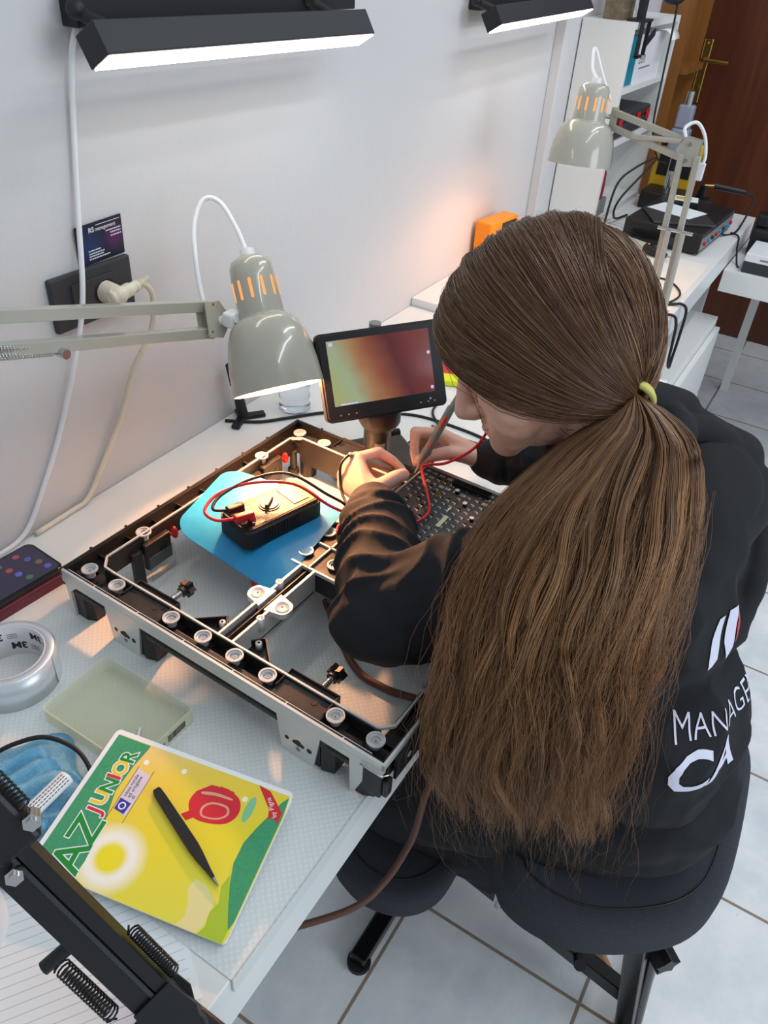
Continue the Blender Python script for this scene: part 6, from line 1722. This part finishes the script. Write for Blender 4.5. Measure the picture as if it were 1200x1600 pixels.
paths, radii, cols = [], [], []
tt = np.linspace(0, 1, NR)[:, None]
NC = 75
cl_s = np.linspace(0.0, 1.0, NC) + RS.normal(0, .006, NC); cl_ph = RS.rand(NC) * 6.28; cl_amp = RS.uniform(.4, 1.3, NC); cl_len = RS.uniform(.80, 1.05, NC); cl_k = RS.rand(NC); cl_h = RS.rand(NC)
for i in range(8500):
    c = RS.randint(NC); s = np.clip(cl_s[c] + RS.normal(0, .011), 0, 1)
    base = column(s)
    depth = np.clip(cl_h[c] * .55 + RS.beta(1.1, 2.0) * .6 - .1, -.05, 1)
    edge = 1 - .75 * abs(2 * s - 1) ** 3
    p = base + back * (TH_ * depth) - back * (TH_ * .55 * edge * (1 - depth))
    wave = np.sin(tt * 17 + cl_ph[c] + .5 * np.sin(tt * 7 + c)) * (tt ** .8) * .0125 * cl_amp[c] + np.sin(tt * 34 + cl_ph[c] * 2) * tt * .0022
    p = p + side_ax * wave - back * (np.cos(tt * 15 + cl_ph[c] * 1.7) * tt * .010 * cl_amp[c])
    p = p + np.cumsum(RS.normal(0, .00035, (NR, 3)), 0) * (0.4 + tt)
    L = np.clip(cl_len[c] * RS.uniform(.80, 1.04), .3, 1.0)
    n_ = max(8, int(NR * L)); p = p[:n_]
    paths.append(p); radii.append(RS.uniform(.00028, .00052))
    k = np.clip(cl_k[c] * .65 + RS.rand() * .45, 0, 1)
    c0 = DK * (1 - k) + (MD * .6 + LT * .4) * k; c1 = (DK * .6 + MD * .4) * (1 - k) + (LT * .6 + GD * .4) * k
    if RS.rand() < .25: c1 = c1 * np.array((1.08, .90, .84))
    if RS.rand() < .10: c1 = LT * .4 + GD * .6
    w_ = np.clip(np.linspace(0, 1.5, n_), 0, 1)[:, None]
    cols.append(c0 * (1 - w_ * .75) + c1 * w_ * .75)
# flyaways
for i in range(1100):
    s = RS.rand(); p = column(s); f = np.cumsum(RS.normal(0, 1, (NR, 3)), 0); f = f / (np.abs(f).max() + 1e-6) * RS.uniform(.012, .055)
    k = np.ones(3) / 3
    curl = np.stack([np.sin(tt[:, 0] * RS.uniform(4, 16) + RS.rand() * 6) * RS.uniform(.004, .020) for _ in range(3)], 1)
    st = RS.randint(7, 13); p = (p - back * .012 + f * tt + curl * tt)[st:st + RS.randint(14, 23)]
    if len(p) > 5: paths.append(p); radii.append(.00017); cols.append(MD * .6 + LT * .4)
# inner body of the tail
ev, ef, NSx = [], [], 22
for lay in (0, 1):
    for a in range(NSx + 1):
        s = .02 + .96 * a / NSx; base = column(s); e = (1 - abs(2 * a / NSx - 1) ** 4)
        q = base + back * (TH_ * (.30 if lay == 0 else .30 + .9 * e)); sh_ = np.linspace(0, 1, NR)[:, None]
        ev += list(q[:int(NR * .86)])
RW = int(NR * .86)
def vid(l, a, r): return (l * (NSx + 1) + a) * RW + r
for l in (0, 1):
    for a in range(NSx):
        for r in range(RW - 1): ef.append([vid(l, a, r), vid(l, a + 1, r), vid(l, a + 1, r + 1), vid(l, a, r + 1)])
for a in (0, NSx):
    for r in range(RW - 1): ef.append([vid(0, a, r), vid(0, a, r + 1), vid(1, a, r + 1), vid(1, a, r)])
ev = np.array(ev)
me = strands_mesh('ponytail', paths, radii, cols, (ev, ef, np.tile(DK * .9, (len(ev), 1))))
link_mesh(me, 'ponytail', ['hair'], hair, 'wavy brown ponytail hanging down the back and side')
b = MB(); M['tieyel'] = mat('pale_yellow_elastic', rgb(206, 200, 110), .6, bump=.3, bscale=900)
td = np.array(G[len(G) // 2][1]) - np.array(TIE); td = Vector(td).normalized(); u_, v_ = basis(td)
for k, (rr_, of) in enumerate(((.0190, .0), (.0198, .006))):
    ring = [TIE + td * (.008 + of + .003 * math.sin(2 * a_)) + (u_ * math.cos(a_) + v_ * math.sin(a_)) * rr_ for a_ in np.linspace(0, 2 * math.pi, 40, endpoint=False)]
    b.tube(ring, .0036, 8, closed=True)
b.build('hair_tie', 'tieyel', hair, 'pale yellow elastic hair tie')

# ------------------------------------------------------------------ test probes and leads
rp = thing('test_probe', 'grey test probe with red lead held in the raised right hand', 'probe', (0.905, -0.452, 0.846), 'multimeter test probes')
T1, T0 = Vector((0.921, -0.496, 0.984)), Vector((0.895, -0.453, 0.850))
d = (T0 - T1).normalized()
b = MB(); b.tube([T1, T1 + d * .02, T1 + d * .022, T1 + d * .10, T1 + d * .104, T1 + d * .128], [.0035, .0045, .0062, .0066, .0082, .0050], 14); b.build('handle', 'grey', rp)
b = MB(); b.tube([T1 + d * .126, T0 + d * .004], [.0030, .0010], 10); b.build('tip', 'cream', rp)
b = MB(); uu, vv = basis(d)
for k, (t0, w_, L_) in enumerate(((.045, .0026, .022), (.088, .0026, .007))):
    dirc = (Vector((-.7, -.4, .6)) - d * Vector((-.7, -.4, .6)).dot(d)).normalized()
    b.sphere(T1 + d * t0 + dirc * .0058, (.003, .0018, L_ / 2), n=12, rot=axes((0, 0, 0), d.cross(dirc), dirc, d))
b.build('grip_mark', M.setdefault('orangered', mat('orange_red', rgb(226, 70, 40), .4)), rp)
bp_ = thing('test_probe', 'grey test probe with black lead held in the lower left hand', 'probe', (0.845, -0.425, 0.87), 'multimeter test probes')
Q1, Q0 = Vector((0.803, -0.389, 0.903)), Vector((0.884, -0.456, 0.849))
d2 = (Q0 - Q1).normalized()
b = MB(); b.tube([Q1, Q1 + d2 * .012, Q1 + d2 * .014, Q1 + d2 * .085], [.0036, .005, .0064, .0058], 14); b.build('handle', 'grey', bp_)
b = MB(); b.tube([Q1 + d2 * .085, Q0], [.0028, .0010], 10); b.build('tip', 'steel', bp_)
jk = lambda x, y, z: tuple(TM @ Vector((x, y, z)))
b = MB(); b.tube([jk(-.043, -.014, .031), jk(-.044, -.014, .040)], .0055, 12); b.bar(jk(-.040, -.014, .041), jk(-.068, -.010, .043), .010, .010, bev=.002); b.build('plug', 'red', rp, 'red angled plug in the multimeter')
b = MB(); b.tube([jk(-.043, .010, .031), jk(-.044, .010, .040)], .0055, 12); b.bar(jk(-.040, .010, .041), jk(-.066, .010, .044), .010, .010, bev=.002); b.build('plug', 'black', bp_, 'black angled plug in the multimeter')
redc = [jk(-.066, -.010, .043), jk(-.090, .000, .046), jk(-.092, .022, .050), jk(-.060, .036, .055), jk(-.015, .020, .062), jk(.030, -.014, .058), jk(.060, -.050, .030), (0.742, -.435, .848), (0.722, -.428, .841), (0.708, -.438, .841), (0.712, -.462, .842), (0.745, -.480, .845), (0.775, -.512, .849), (0.815, -.520, .849), (0.848, -.498, .856), (0.880, -.470, .868), (0.888, -.475, .874), (0.902, -.500, .880), (0.925, -.530, .905), (0.932, -.545, .945), (0.930, -.535, .985), (0.926, -.510, 1.000), tuple(T1)]
b = MB(); b.tube(spline(redc, 8), .0022, 8); b.build('lead', 'red_cable', rp)
blc = [jk(-.064, .010, .044), jk(-.082, .018, .050), jk(-.060, .030, .056), jk(-.010, .026, .064), jk(.035, .004, .064), jk(.066, -.040, .040), (0.756, -.418, .850), (0.730, -.436, .843), (0.716, -.455, .842), (0.735, -.452, .850), (0.762, -.410, .856), (0.778, -.392, .868), (0.790, -.384, .890), tuple(Q1)]
b = MB(); b.tube(spline(blc, 8), .0022, 8); b.build('lead', 'rubber', bp_)
